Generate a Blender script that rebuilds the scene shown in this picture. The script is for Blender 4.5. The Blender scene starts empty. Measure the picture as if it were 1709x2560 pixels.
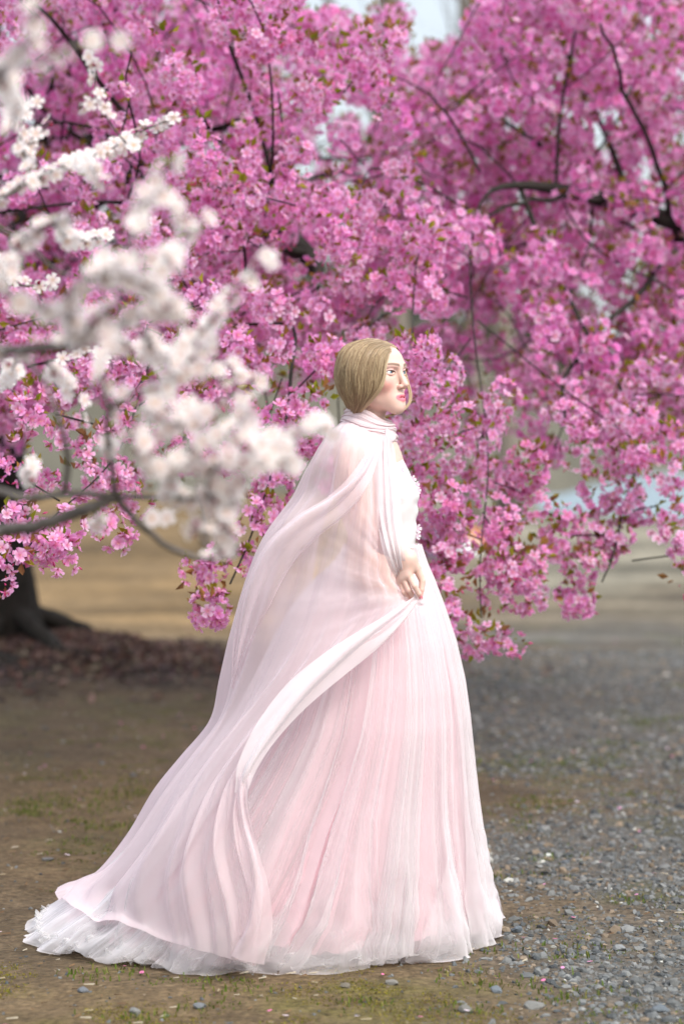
import bpy, math, random
import numpy as np
from mathutils import Vector, Matrix, kdtree

random.seed(7)
rng = np.random.default_rng(7)
scene = bpy.context.scene
COL = scene.collection

# ------------------------------------------------------------------ camera
F_PX = 85.0 / 36.0 * 2560.0          # focal length in photograph pixels
CAM_Z = 1.38
TANP = 230.0 / F_PX                  # the lens looks a little down
PITCH = math.atan(TANP)
cam_data = bpy.data.cameras.new("camera")
cam_data.sensor_fit = 'VERTICAL'
cam_data.sensor_height = 36.0
cam_data.lens = 85.0
cam_data.clip_start = 0.05
cam_data.clip_end = 2000.0
cam_data.dof.use_dof = True
cam_data.dof.focus_distance = 6.38
cam_data.dof.aperture_fstop = 2.0
cam = bpy.data.objects.new("camera", cam_data)
cam.location = (0, 0, CAM_Z)
cam.rotation_euler = (math.pi / 2 - PITCH, 0, 0)
COL.objects.link(cam)
scene.camera = cam

# ------------------------------------------------------------------ sky, sun, exposure
SUN_EL, SUN_AZ = math.radians(47), math.radians(142)   # azimuth clockwise from +Y (behind camera, right)
world = bpy.data.worlds.new("World")
scene.world = world
world.use_nodes = True
wn = world.node_tree
for n in list(wn.nodes):
    wn.nodes.remove(n)
w_out = wn.nodes.new("ShaderNodeOutputWorld")
w_bg = wn.nodes.new("ShaderNodeBackground")
w_sky = wn.nodes.new("ShaderNodeTexSky")
w_sky.sky_type = 'NISHITA'
w_sky.sun_disc = False
w_sky.sun_elevation = SUN_EL
w_sky.sun_rotation = SUN_AZ
w_sky.air_density = 1.0
w_sky.dust_density = 5.0
w_sky.ozone_density = 1.0
w_bg.inputs["Strength"].default_value = 0.125
# thin even cloud over the blue: an overcast sky is three times as bright overhead as at the horizon
w_tc = wn.nodes.new("ShaderNodeTexCoord")
w_sep = wn.nodes.new("ShaderNodeSeparateXYZ")
w_map = wn.nodes.new("ShaderNodeMapRange")
w_map.inputs["From Min"].default_value = 0.0
w_map.inputs["From Max"].default_value = 1.0
w_map.inputs["To Min"].default_value = 1.0
w_map.inputs["To Max"].default_value = 3.0
w_col = wn.nodes.new("ShaderNodeMix"); w_col.data_type = 'RGBA'; w_col.blend_type = 'MULTIPLY'
w_mix = wn.nodes.new("ShaderNodeMix"); w_mix.data_type = 'RGBA'
wn.links.new(w_tc.outputs["Generated"], w_sep.inputs[0])
wn.links.new(w_sep.outputs["Z"], w_map.inputs["Value"])
w_col.inputs[0].default_value = 1.0
w_col.inputs[6].default_value = (2.6, 2.78, 2.92, 1)
wn.links.new(w_map.outputs[0], w_col.inputs[7])
w_mix.inputs[0].default_value = 0.70
wn.links.new(w_sky.outputs[0], w_mix.inputs[6])
wn.links.new(w_col.outputs[2], w_mix.inputs[7])
wn.links.new(w_mix.outputs[2], w_bg.inputs["Color"])
wn.links.new(w_bg.outputs[0], w_out.inputs["Surface"])

sun_data = bpy.data.lights.new("sun", 'SUN')
sun_data.energy = 1.3
sun_data.angle = math.radians(22)
sun_data.color = (1.0, 0.95, 0.88)
sun = bpy.data.objects.new("sun", sun_data)
_d = Vector((math.sin(SUN_AZ) * math.cos(SUN_EL), math.cos(SUN_AZ) * math.cos(SUN_EL), math.sin(SUN_EL)))
sun.rotation_euler = _d.to_track_quat('Z', 'Y').to_euler()
COL.objects.link(sun)

scene.view_settings.view_transform = 'Standard'
scene.view_settings.look = 'None'
scene.view_settings.exposure = 1.17
scene.view_settings.gamma = 1.0
scene.view_settings.use_curve_mapping = False
scene.cycles.transparent_max_bounces = 24
scene.cycles.max_bounces = 8
scene.cycles.diffuse_bounces = 4
scene.cycles.transmission_bounces = 6
scene.cycles.use_denoising = True
scene.cycles.sample_clamp_indirect = 6.0

# ------------------------------------------------------------------ helpers
def P(px, py, D):
    """World point seen at photograph pixel (px, py), D metres in front of the camera along +Y."""
    u = (1280.0 - py) / F_PX
    x = (px - 854.5) / F_PX
    c, s = math.cos(PITCH), math.sin(PITCH)
    dy = c + u * s
    dz = -s + u * c
    k = D / dy
    return np.array((x * k, D, CAM_Z + dz * k))

def proj(p):
    """World points (n,3) -> pixel x, pixel y."""
    p = np.atleast_2d(p)
    c, s = math.cos(PITCH), math.sin(PITCH)
    fy = p[:, 1] * c - (p[:, 2] - CAM_Z) * s
    uy = p[:, 1] * s + (p[:, 2] - CAM_Z) * c
    return 854.5 + p[:, 0] / fy * F_PX, 1280.0 - uy / fy * F_PX

def mesh_np(name, V, faces, smooth=True, col=None):
    """faces: one (n,k) int array or a list of such arrays."""
    V = np.asarray(V, np.float32).reshape(-1, 3)
    if not isinstance(faces, (list, tuple)):
        faces = [faces]
    faces = [np.asarray(f, np.int32) for f in faces if len(f)]
    me = bpy.data.meshes.new(name)
    me.vertices.add(len(V))
    me.vertices.foreach_set("co", V.ravel())
    loops = np.concatenate([f.ravel() for f in faces])
    tot = np.concatenate([np.full(len(f), f.shape[1], np.int32) for f in faces])
    start = np.concatenate([[0], np.cumsum(tot)[:-1]]).astype(np.int32)
    me.loops.add(len(loops))
    me.loops.foreach_set("vertex_index", loops)
    me.polygons.add(len(tot))
    me.polygons.foreach_set("loop_start", start)
    me.polygons.foreach_set("use_smooth", np.full(len(tot), smooth, bool))
    me.update(calc_edges=True)
    me.validate()
    if col is not None:
        c = np.ones((len(V), 4), np.float32)
        c[:, :3] = col
        a = me.attributes.new("Col", 'FLOAT_COLOR', 'POINT')
        a.data.foreach_set("color", c.ravel())
    return me

def obj(name, me, mat=None, parent=None):
    o = bpy.data.objects.new(name, me)
    COL.objects.link(o)
    if mat is not None and me is not None and not me.materials:
        me.materials.append(mat)
    if parent is not None:
        o.parent = parent
        o.matrix_parent_inverse = Matrix.Translation(-Vector(root_loc(parent)))
    return o

def root_loc(o):
    """world origin of a parent: an Empty stands at its thing's base, meshes keep world coordinates"""
    return Vector(o.location) if o.type == 'EMPTY' else Vector((0, 0, 0))

def tag(o, label=None, cat=None, group=None, kind=None):
    if label: o["label"] = label
    if cat: o["category"] = cat
    if group: o["group"] = group
    if kind: o["kind"] = kind
    return o

def thing(name, loc, label, cat, group=None):
    o = bpy.data.objects.new(name, None)
    o.empty_display_size = 0.1
    o.location = loc
    COL.objects.link(o)
    return tag(o, label, cat, group)

def child(o, parent):
    """Parent an object whose coordinates are world coordinates."""
    o.parent = parent
    o.matrix_parent_inverse = Matrix.Translation(-Vector(root_loc(parent)))

def grid_faces(nu, nv, wrap_u=False):
    """Vertices laid out [v][u]; returns quads."""
    iu = np.arange(nu if wrap_u else nu - 1)
    jv = np.arange(nv - 1)
    J, I = np.meshgrid(jv, iu, indexing='ij')
    I2 = (I + 1) % nu
    return np.stack([J * nu + I, J * nu + I2, (J + 1) * nu + I2, (J + 1) * nu + I], -1).reshape(-1, 4)

def catmull(pts, n):
    """Catmull-Rom through pts (m,k), n samples spread evenly in parameter."""
    pts = np.asarray(pts, float)
    m = len(pts)
    ext = np.vstack([2 * pts[0] - pts[1], pts, 2 * pts[-1] - pts[-2]])
    t = np.linspace(0, m - 1, n)
    i = np.minimum(t.astype(int), m - 2)
    f = (t - i)[:, None]
    p0, p1, p2, p3 = ext[i], ext[i + 1], ext[i + 2], ext[i + 3]
    return 0.5 * ((2 * p1) + (-p0 + p2) * f + (2 * p0 - 5 * p1 + 4 * p2 - p3) * f ** 2 + (-p0 + 3 * p1 - 3 * p2 + p3) * f ** 3)

def catmull_axis(A, n, axis):
    A = np.moveaxis(np.asarray(A, float), axis, 0)
    sh = A.shape
    out = catmull(A.reshape(sh[0], -1), n).reshape((n,) + sh[1:])
    return np.moveaxis(out, 0, axis)

def tube(pts, rad, sides=6, cap=True, bump=0.0, seed=0):
    """Tapered tube through pts; returns V, [quads, tris]."""
    pts = np.asarray(pts, float)
    n = len(pts)
    rad = np.broadcast_to(np.asarray(rad, float), (n,))
    T = np.gradient(pts, axis=0)
    T /= np.linalg.norm(T, axis=1)[:, None] + 1e-12
    ref = np.array((0.0, 0.0, 1.0)) if abs(T[0, 2]) < 0.9 else np.array((1.0, 0.0, 0.0))
    N = np.zeros_like(T)
    v = ref - T[0] * ref.dot(T[0])
    for i in range(n):
        v = v - T[i] * v.dot(T[i])
        v /= np.linalg.norm(v) + 1e-12
        N[i] = v
    B = np.cross(T, N)
    a = np.linspace(0, 2 * np.pi, sides, endpoint=False)
    r = rad[:, None] * np.ones(sides)[None]
    if bump > 0:
        rg = np.random.default_rng(seed)
        r = r * (1 + bump * rg.normal(size=r.shape))
    V = pts[:, None] + r[..., None] * (np.cos(a)[None, :, None] * N[:, None] + np.sin(a)[None, :, None] * B[:, None])
    V = V.reshape(-1, 3)
    Q = grid_faces(sides, n, True)
    T3 = np.zeros((0, 3), int)
    if cap:
        V = np.vstack([V, pts[0], pts[-1]])
        k = np.arange(sides)
        k2 = (k + 1) % sides
        b = (n - 1) * sides
        T3 = np.vstack([np.stack([k2, k, np.full(sides, n * sides)], 1), np.stack([b + k, b + k2, np.full(sides, n * sides + 1)], 1)])
    return V, [Q, T3]

class MB:
    """Collects shapes into one mesh."""
    def __init__(s): s.V, s.Q, s.T, s.n, s.C = [], [], [], 0, []
    def add(s, V, F, col=None):
        V = np.asarray(V, float)
        F = F if isinstance(F, (list, tuple)) else [F]
        for f in F:
            f = np.asarray(f, int)
            if len(f) == 0: continue
            (s.Q if f.shape[1] == 4 else s.T).append(f + s.n)
        s.V.append(V)
        if col is not None:
            s.C.append(np.broadcast_to(np.asarray(col, float), (len(V), 3)))
        s.n += len(V)
        return s
    def mesh(s, name, smooth=True):
        fs = []
        if s.Q: fs.append(np.vstack(s.Q))
        if s.T: fs.append(np.vstack(s.T))
        return mesh_np(name, np.vstack(s.V), fs, smooth, np.vstack(s.C) if s.C else None)

def vnoise(p, scale, seed=0):
    """Smooth value noise in about -1..1 at points p (n,d)."""
    p = np.asarray(p, float) * scale
    d = p.shape[1]
    i = np.floor(p).astype(np.int64)
    f = p - i
    f = f * f * (3 - 2 * f)
    out = np.zeros(len(p))
    for c in range(2 ** d):
        b = np.array([(c >> k) & 1 for k in range(d)])
        q = i + b
        h = np.full(len(p), seed * 1013904223 + 12345, np.int64)
        for k in range(d):
            h = (h ^ (q[:, k] * (73856093, 19349663, 83492791)[k])) * 1274126177 & 0x7fffffff
            h ^= h >> 13
        w = np.prod(np.where(b[None], f, 1 - f), axis=1)
        out += w * ((h & 0xffff) / 32767.5 - 1)
    return out

def fbm(p, scale, octv=3, seed=0):
    return sum(vnoise(p, scale * 2 ** o, seed + o) * 0.5 ** o for o in range(octv))

# ------------------------------------------------------------------ materials
def mat_new(name):
    m = bpy.data.materials.new(name)
    m.use_nodes = True
    nt = m.node_tree
    for n in list(nt.nodes): nt.nodes.remove(n)
    out = nt.nodes.new("ShaderNodeOutputMaterial")
    return m, nt, out

def N_(nt, typ, **kw):
    n = nt.nodes.new("ShaderNode" + typ)
    for k, v in kw.items():
        if k in n.inputs: n.inputs[k].default_value = v
        else: setattr(n, k, v)
    return n

def noise_node(nt, scale, detail=4, rough=0.55, coord=None):
    n = N_(nt, "TexNoise")
    n.inputs["Scale"].default_value = scale
    n.inputs["Detail"].default_value = detail
    n.inputs["Roughness"].default_value = rough
    if coord is not None: nt.links.new(coord, n.inputs["Vector"])
    return n

def ramp_node(nt, fac, stops):
    r = N_(nt, "ValToRGB")
    e = r.color_ramp.elements
    while len(e) > len(stops): e.remove(e[-1])
    while len(e) < len(stops): e.new(0.5)
    for el, (p, c) in zip(e, stops):
        el.position = p
        el.color = (*c, 1) if len(c) == 3 else c
    nt.links.new(fac, r.inputs["Fac"])
    return r

def mixcol(nt, fac, a, b, mode='MIX'):
    m = N_(nt, "Mix", data_type='RGBA', blend_type=mode)
    for sock, val in ((m.inputs[0], fac), (m.inputs[6], a), (m.inputs[7], b)):
        if hasattr(val, "links"): nt.links.new(val, sock)
        elif isinstance(val, (int, float)): sock.default_value = val
        else: sock.default_value = (*val, 1)
    return m.outputs[2]

def math_node(nt, op, a, b=None, clamp=False):
    m = N_(nt, "Math", operation=op, use_clamp=clamp)
    for sock, val in zip(m.inputs, (a, b)):
        if val is None: continue
        if hasattr(val, "links"): nt.links.new(val, sock)
        else: sock.default_value = val
    return m.outputs[0]

def mat_simple(name, color, rough=0.7, noise=0.0, nscale=20.0, bump=0.0, spec=0.3, coord='Object'):
    m, nt, out = mat_new(name)
    b = N_(nt, "BsdfPrincipled")
    b.inputs["Roughness"].default_value = rough
    b.inputs["Specular IOR Level"].default_value = spec
    tc = N_(nt, "TexCoord")
    nz = noise_node(nt, nscale, 5, 0.6, tc.outputs[coord])
    lo = tuple(c * (1 - noise) for c in color)
    hi = tuple(min(1, c * (1 + noise)) for c in color)
    r = ramp_node(nt, nz.outputs["Fac"], [(0.3, lo), (0.7, hi)])
    nt.links.new(r.outputs["Color"], b.inputs["Base Color"])
    if bump > 0:
        bp = N_(nt, "Bump")
        bp.inputs["Strength"].default_value = bump
        bp.inputs["Distance"].default_value = 0.02
        nt.links.new(nz.outputs["Fac"], bp.inputs["Height"])
        nt.links.new(bp.outputs["Normal"], b.inputs["Normal"])
    nt.links.new(b.outputs[0], out.inputs["Surface"])
    return m

def mat_leafy(name, transl=0.4, rough=0.6, sat=None):
    """Thin petals or leaves coloured by the mesh's own Col attribute, letting light through."""
    m, nt, out = mat_new(name)
    at = N_(nt, "Attribute", attribute_name="Col")
    d = N_(nt, "BsdfDiffuse")
    t = N_(nt, "BsdfTranslucent")
    nt.links.new(at.outputs["Color"], d.inputs["Color"])
    nt.links.new(at.outputs["Color"], t.inputs["Color"])
    mx = N_(nt, "MixShader")
    mx.inputs[0].default_value = transl
    nt.links.new(d.outputs[0], mx.inputs[1])
    nt.links.new(t.outputs[0], mx.inputs[2])
    nt.links.new(mx.outputs[0], out.inputs["Surface"])
    return m

def mat_sheer(name, color, opacity, transl=0.4, weave=0.0, streak=0.0):
    """Fine net: threads cover a share of the surface, more of it the more the cloth is seen edge on."""
    m, nt, out = mat_new(name)
    geo = N_(nt, "NewGeometry")
    dot = N_(nt, "VectorMath", operation='DOT_PRODUCT')
    nt.links.new(geo.outputs["Normal"], dot.inputs[0])
    nt.links.new(geo.outputs["Incoming"], dot.inputs[1])
    c = math_node(nt, 'ABSOLUTE', dot.outputs["Value"])
    c = math_node(nt, 'MAXIMUM', c, 0.12)
    inv = math_node(nt, 'DIVIDE', 1.0, c)
    op = math_node(nt, 'POWER', 1 - opacity, inv)
    fac = math_node(nt, 'SUBTRACT', 1.0, op)
    d = N_(nt, "BsdfDiffuse"); t = N_(nt, "BsdfTranslucent"); tr = N_(nt, "BsdfTransparent")
    tc = N_(nt, "TexCoord")
    nz = noise_node(nt, 6.0, 4, 0.6, tc.outputs["Object"])
    lo = tuple(x * 0.95 for x in color)
    r = ramp_node(nt, nz.outputs["Fac"], [(0.35, lo), (0.65, color)])
    for s in (d, t): nt.links.new(r.outputs["Color"], s.inputs["Color"])
    mx = N_(nt, "MixShader"); mx.inputs[0].default_value = transl
    nt.links.new(d.outputs[0], mx.inputs[1]); nt.links.new(t.outputs[0], mx.inputs[2])
    m2 = N_(nt, "MixShader")
    nt.links.new(fac, m2.inputs[0]); nt.links.new(tr.outputs[0], m2.inputs[1]); nt.links.new(mx.outputs[0], m2.inputs[2])
    nt.links.new(m2.outputs[0], out.inputs["Surface"])
    return m

def mat_cloth(name, color, transl=0.15):
    m, nt, out = mat_new(name)
    d = N_(nt, "BsdfDiffuse"); t = N_(nt, "BsdfTranslucent")
    for s in (d, t): s.inputs["Color"].default_value = (*color, 1)
    mx = N_(nt, "MixShader"); mx.inputs[0].default_value = transl
    nt.links.new(d.outputs[0], mx.inputs[1]); nt.links.new(t.outputs[0], mx.inputs[2])
    nt.links.new(mx.outputs[0], out.inputs["Surface"])
    return m

def mat_attr(name, rough=0.5, spec=0.3, sss=0.0, bump=0.0, bscale=60, aniso=0.0):
    m, nt, out = mat_new(name)
    at = N_(nt, "Attribute", attribute_name="Col")
    b = N_(nt, "BsdfPrincipled")
    b.inputs["Roughness"].default_value = rough
    b.inputs["Specular IOR Level"].default_value = spec
    if sss:
        b.inputs["Subsurface Weight"].default_value = sss
        b.inputs["Subsurface Radius"].default_value = (1.0, 0.35, 0.2)
        b.inputs["Subsurface Scale"].default_value = 0.006
    if bump:
        tc = N_(nt, "TexCoord")
        nz = noise_node(nt, bscale, 5, 0.6, tc.outputs["Object"])
        bp = N_(nt, "Bump"); bp.inputs["Strength"].default_value = bump; bp.inputs["Distance"].default_value = 0.01
        nt.links.new(nz.outputs["Fac"], bp.inputs["Height"]); nt.links.new(bp.outputs["Normal"], b.inputs["Normal"])
    nt.links.new(at.outputs["Color"], b.inputs["Base Color"])
    nt.links.new(b.outputs[0], out.inputs["Surface"])
    return m

def petal_flower(r, npet=5, notch=0.0, cup=0.3, ring=3, w=0.62):
    """petals as small fans of faces; returns V, tris, t (0 centre..1 rim)"""
    V, T, R = [(0, 0, 0)], [], [0.0]
    for k in range(npet):
        a = 2 * math.pi * k / npet
        pr = [(0.42, -0.26 * w / .62), (0.80, -w * .62), (1.0, -0.24 * w), (1.0 - notch, 0.0), (1.0, 0.24 * w), (0.80, w * .62), (0.42, 0.26 * w / .62)]
        b = len(V)
        for x, y in pr:
            V.append((r * (x * math.cos(a) - y * math.sin(a)), r * (x * math.sin(a) + y * math.cos(a)), r * cup * (x ** 1.6) * (0.8 + 0.5 * abs(y)) + 0.02 * r * (k % 2)))
            R.append(x)
        T += [(0, b + j, b + j + 1) for j in range(6)]
    return np.array(V), np.array(T), np.array(R)
# ================================================================== ground
TRUNK = (-1.92, 13.4)
def G(px, py):
    """point of the level ground seen at a photograph pixel"""
    d = 6.0
    for _ in range(30):
        d = d + P(px, py, d)[2] / (CAM_Z / d)
    return P(px, py, d)

def gravel_amount(x, y):
    p = np.stack([x, y], -1).reshape(-1, 2)
    n = fbm(p, 0.9, 3, 5).reshape(np.shape(x)); n2 = fbm(p, 3.1, 2, 8).reshape(np.shape(x))
    edge = np.interp(y, [4, 5.6, 6.6, 7.6, 9.0, 10.5, 12, 16, 20, 24], [.75, .55, .42, .45, .65, .45, .20, .15, .6, 2.5])
    return 1 / (1 + np.exp(-(x - edge + 0.42 * n + 0.22 * n2) * 7))

def ground_height(x, y):
    p = np.stack([x, y], -1).reshape(-1, 2)
    near = np.exp(-((np.asarray(y) - 8) / 14.0) ** 2)
    h = 0.022 * fbm(p, 0.8, 3, 15).reshape(np.shape(x)) * near + 0.006 * fbm(p, 6, 2, 16).reshape(np.shape(x)) * near
    r2 = (x - TRUNK[0]) ** 2 / 1.5 ** 2 + (y - TRUNK[1]) ** 2 / 1.0 ** 2
    return h * np.clip((np.hypot(np.asarray(x) - 0, (np.asarray(y) - 6.5)) - 0.2), 0, 1) + (0.14 + 0.07 * fbm(p, 2.4, 2, 19).reshape(np.shape(x))) * np.exp(-r2)

def lines(spans):
    out_ = []
    for a, b, h in spans: out_ += list(np.arange(a, b, h))
    return np.array(out_ + [spans[-1][1]])
gx = lines([(-300, -40, 40), (-40, -6, 2), (-6, -2.6, .2), (-2.6, 2.6, .04), (2.6, 6, .2), (6, 40, 2), (40, 300, 40)])
gy = lines([(-12, 4.6, .8), (4.6, 11, .04), (11, 18, .08), (18, 40, .5), (40, 100, 4), (100, 700, 40)])
X, Y = np.meshgrid(gx, gy)
Zg = ground_height(X, Y)
pg = np.stack([X.ravel(), Y.ravel()], 1)
def sm(a, b, v): t = np.clip((v - a) / (b - a), 0, 1); return t * t * (3 - 2 * t)
def mixc(a, b, t): return a * (1 - t[:, None]) + np.asarray(b) * t[:, None]
n1 = fbm(pg, 0.55, 4, 21); n2 = fbm(pg, 2.3, 3, 22); n3 = fbm(pg, 9.0, 2, 23)
xx, yy = pg[:, 0], pg[:, 1]
soil = np.tile(np.array((0.190, 0.138, 0.086)), (len(pg), 1))
soil = mixc(soil, (0.245, 0.172, 0.098), sm(-0.2, 0.6, n1 + 0.4 * n2))
soil = mixc(soil, (0.36, 0.235, 0.112), sm(15, 19, yy + 1.5 * n1) * (1 - sm(1.0, 2.6, xx + 0.5 * n1)) * (0.75 + 0.25 * np.clip(n2, -1, 1)))
soil = mixc(soil, (0.37, 0.335, 0.26), sm(13, 24, yy + 3.5 * n1) * sm(0.2, 1.6, xx + 0.4 * n1))
soil = mixc(soil, (0.15, 0.14, 0.06), 0.40 * sm(0.15, 0.8, n2 + 0.5 * n3 - 0.2) * (1 - sm(11, 15, yy)))
# mossy ground at the very front left
soil = mixc(soil, (0.20, 0.17, 0.045), 0.55 * sm(0.0, 0.6, 0.3 + n2 * 0.7 + 0.3 * n3 - 1.0 * np.abs(xx + 0.55)) * (1 - sm(5.9, 6.2, yy)))
gm = gravel_amount(xx, yy) * (1 - sm(12, 20, yy + 2.5 * n1))
soil = mixc(soil, (0.215, 0.213, 0.203), gm * (0.82 + 0.18 * np.clip(n2 * 2, -1, 1)))
soil = mixc(soil, (0.14, 0.13, 0.05), 0.6 * gm * sm(0.25, 0.7, n2 + 0.3 * n3 + 0.5 * np.exp(-((yy - 9.4) / 1.0) ** 2) - 0.15))
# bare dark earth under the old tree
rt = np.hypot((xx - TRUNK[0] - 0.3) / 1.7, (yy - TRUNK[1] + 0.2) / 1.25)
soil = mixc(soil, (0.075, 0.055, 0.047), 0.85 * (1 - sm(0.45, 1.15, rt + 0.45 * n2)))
ns = fbm(pg * (0.35, 1.6), 0.9, 4, 27)  # long streaks: shadows lying across the earth, painted into its colour
soil *= (0.56 + 0.08 * n3 + 0.30 * ns * sm(11, 16, yy))[:, None]
soil = mixc(soil, (0.17, 0.115, 0.062), 0.7 * sm(0.05, 0.6, fbm(pg * (0.22, 1.3), 1.0, 4, 29)) * sm(12, 15, yy) * (1 - sm(0.8, 2.0, xx)))  # brown streaks of soil, with root shadows painted in the same colour
soil *= (1 - 0.14 * gm)[:, None]
M_ground, nt, out = mat_new("ground")
at = N_(nt, "Attribute", attribute_name="Col")
tc = N_(nt, "TexCoord")
nzf = noise_node(nt, 45, 6, 0.65, tc.outputs["Object"])
nzc = noise_node(nt, 7, 5, 0.6, tc.outputs["Object"])
vor = N_(nt, "TexVoronoi"); vor.inputs["Scale"].default_value = 55; nt.links.new(tc.outputs["Object"], vor.inputs["Vector"])
r1 = ramp_node(nt, nzf.outputs["Fac"], [(0.28, (0.55, 0.55, 0.55)), (0.72, (1.4, 1.4, 1.4))])
r2 = ramp_node(nt, nzc.outputs["Fac"], [(0.3, (0.78, 0.78, 0.76)), (0.7, (1.2, 1.2, 1.2))])
hsv = N_(nt, "SeparateColor"); nt.links.new(vor.outputs["Color"], hsv.inputs[0])
r3 = ramp_node(nt, hsv.outputs[0], [(0.0, (0.7, 0.7, 0.72)), (1.0, (1.3, 1.3, 1.28))])
c = mixcol(nt, 1.0, at.outputs["Color"], r1.outputs["Color"], 'MULTIPLY')
c = mixcol(nt, 1.0, c, r2.outputs["Color"], 'MULTIPLY')
c = mixcol(nt, 0.6, c, mixcol(nt, 1.0, c, r3.outputs["Color"], 'MULTIPLY'))
b = N_(nt, "BsdfPrincipled"); b.inputs["Roughness"].default_value = 0.92; b.inputs["Specular IOR Level"].default_value = 0.15
nt.links.new(c, b.inputs["Base Color"])
bp = N_(nt, "Bump"); bp.inputs["Strength"].default_value = 0.7; bp.inputs["Distance"].default_value = 0.012
hh = math_node(nt, 'SUBTRACT', nzf.outputs["Fac"], vor.outputs["Distance"])
nt.links.new(hh, bp.inputs["Height"]); nt.links.new(bp.outputs["Normal"], b.inputs["Normal"])
nt.links.new(b.outputs[0], out.inputs["Surface"])
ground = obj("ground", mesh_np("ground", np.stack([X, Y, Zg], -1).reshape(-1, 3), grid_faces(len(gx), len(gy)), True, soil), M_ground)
tag(ground, kind="structure")

# bluish asphalt road far behind on the right
rd = np.array([(3.0, 37.0), (4.6, 33.0), (9.0, 31.0), (30, 30), (60, 34), (60, 62), (20, 66), (6.3, 62), (4.2, 52)])
M_road = mat_simple("asphalt", (0.21, 0.265, 0.30), 0.85, 0.15, 1.5, coord='Object')
road = obj("road", mesh_np("road", np.c_[rd, np.full(len(rd), 0.006)], [np.arange(len(rd))[None]], False), M_road)
tag(road, kind="structure")

# ------------------------------------------------------------------ stones
def ico():
    t = (1 + 5 ** 0.5) / 2
    v = np.array([(-1, t, 0), (1, t, 0), (-1, -t, 0), (1, -t, 0), (0, -1, t), (0, 1, t), (0, -1, -t), (0, 1, -t), (t, 0, -1), (t, 0, 1), (-t, 0, -1), (-t, 0, 1)], float)
    f = np.array([(0, 11, 5), (0, 5, 1), (0, 1, 7), (0, 7, 10), (0, 10, 11), (1, 5, 9), (5, 11, 4), (11, 10, 2), (10, 7, 6), (7, 1, 8), (3, 9, 4), (3, 4, 2), (3, 2, 6), (3, 6, 8), (3, 8, 9), (4, 9, 5), (2, 4, 11), (6, 2, 10), (8, 6, 7), (9, 8, 1)])
    return v / np.linalg.norm(v[0]), f
ICO_V, ICO_F = ico()
def rot_z(a):
    c, s = np.cos(a), np.sin(a); z = np.zeros_like(a); o = np.ones_like(a)
    return np.stack([np.stack([c, -s, z], -1), np.stack([s, c, z], -1), np.stack([z, z, o], -1)], -2)
def rand_rot(n, rg):
    q = rg.normal(size=(n, 4)); q /= np.linalg.norm(q, axis=1)[:, None]
    w, x, y, z = q.T
    return np.stack([np.stack([1 - 2 * (y * y + z * z), 2 * (x * y - z * w), 2 * (x * z + y * w)], -1), np.stack([2 * (x * y + z * w), 1 - 2 * (x * x + z * z), 2 * (y * z - x * w)], -1), np.stack([2 * (x * z - y * w), 2 * (y * z + x * w), 1 - 2 * (x * x + y * y)], -1)], -2)
def scatter(T, F, pos, R, S, colors):
    """copies of template T at pos with rotation R and per-axis scale S; returns V, F, C"""
    n, k = len(pos), len(T)
    V = np.einsum('nij,nkj->nki', R, T[None] * S[:, None]) + pos[:, None]
    Fs = (F[None] + (np.arange(n) * k)[:, None, None]).reshape(-1, F.shape[1])
    C = np.broadcast_to(colors[:, None], (n, k, 3)) if colors.ndim == 2 else colors
    return V.reshape(-1, 3), Fs, C.reshape(-1, 3)
M_stone = mat_attr("stone", 0.85, 0.2, bump=0.4, bscale=120)
rg = np.random.default_rng(3)
def stone_cols(n):
    t = rg.uniform(0, 1, n)[:, None]
    c = np.array((0.060, 0.067, 0.072)) * (1 - t) + np.array((0.190, 0.194, 0.190)) * t
    w = rg.uniform(0, 1, n)
    c[w < 0.12] = np.array((0.19, 0.15, 0.11)); c[w > 0.985] = np.array((0.40, 0.40, 0.37))
    return c * rg.uniform(0.75, 1.25, (n, 1))
cx = rg.uniform(-1.9, 2.6, 120000); cy = 5.0 + 9.5 * rg.uniform(0, 1, 120000) ** 1.5
g = gravel_amount(cx, cy)
inview = np.abs(cx) < 0.1414 * cy + 0.35
keep = (rg.uniform(0, 1, len(cx)) < 0.045 + 0.955 * g * (0.55 + 0.45 * np.clip((11 - cy) / 5, 0, 1))) & inview
cx, cy = cx[keep][:29000], cy[keep][:29000]
n = len(cx)
size = 0.0050 * np.exp(rg.normal(0, 0.55, n)) * (1 + 0.35 * (rg.uniform(0, 1, n) < 0.12)) * (0.8 + 0.03 * cy)
size = np.clip(size, 0.003, 0.018)
size = np.clip(size * (0.55 + 0.45 * np.clip(gravel_amount(cx, cy) * 2, 0, 1)) * 1.02, 0.0025, 0.018)
S = size[:, None] * np.stack([rg.uniform(0.9, 1.5, n), rg.uniform(0.7, 1.1, n), rg.uniform(0.45, 0.8, n)], 1)
pos = np.stack([cx, cy, ground_height(cx, cy) + S[:, 2] * 0.05], 1)
tilt = rand_rot(n, rg)
mixr = rot_z(rg.uniform(0, 6.28, n))
V1, F1, C1 = scatter(ICO_V, ICO_F, pos, np.where((rg.uniform(0, 1, n) < 0.5)[:, None, None], tilt, mixr), S, stone_cols(n))
V1 += 0.0012 * np.random.default_rng(1).normal(size=V1.shape)
gravel = obj("gravel", mesh_np("gravel", V1, F1, False, C1), M_stone)
tag(gravel, kind="stuff")

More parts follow.
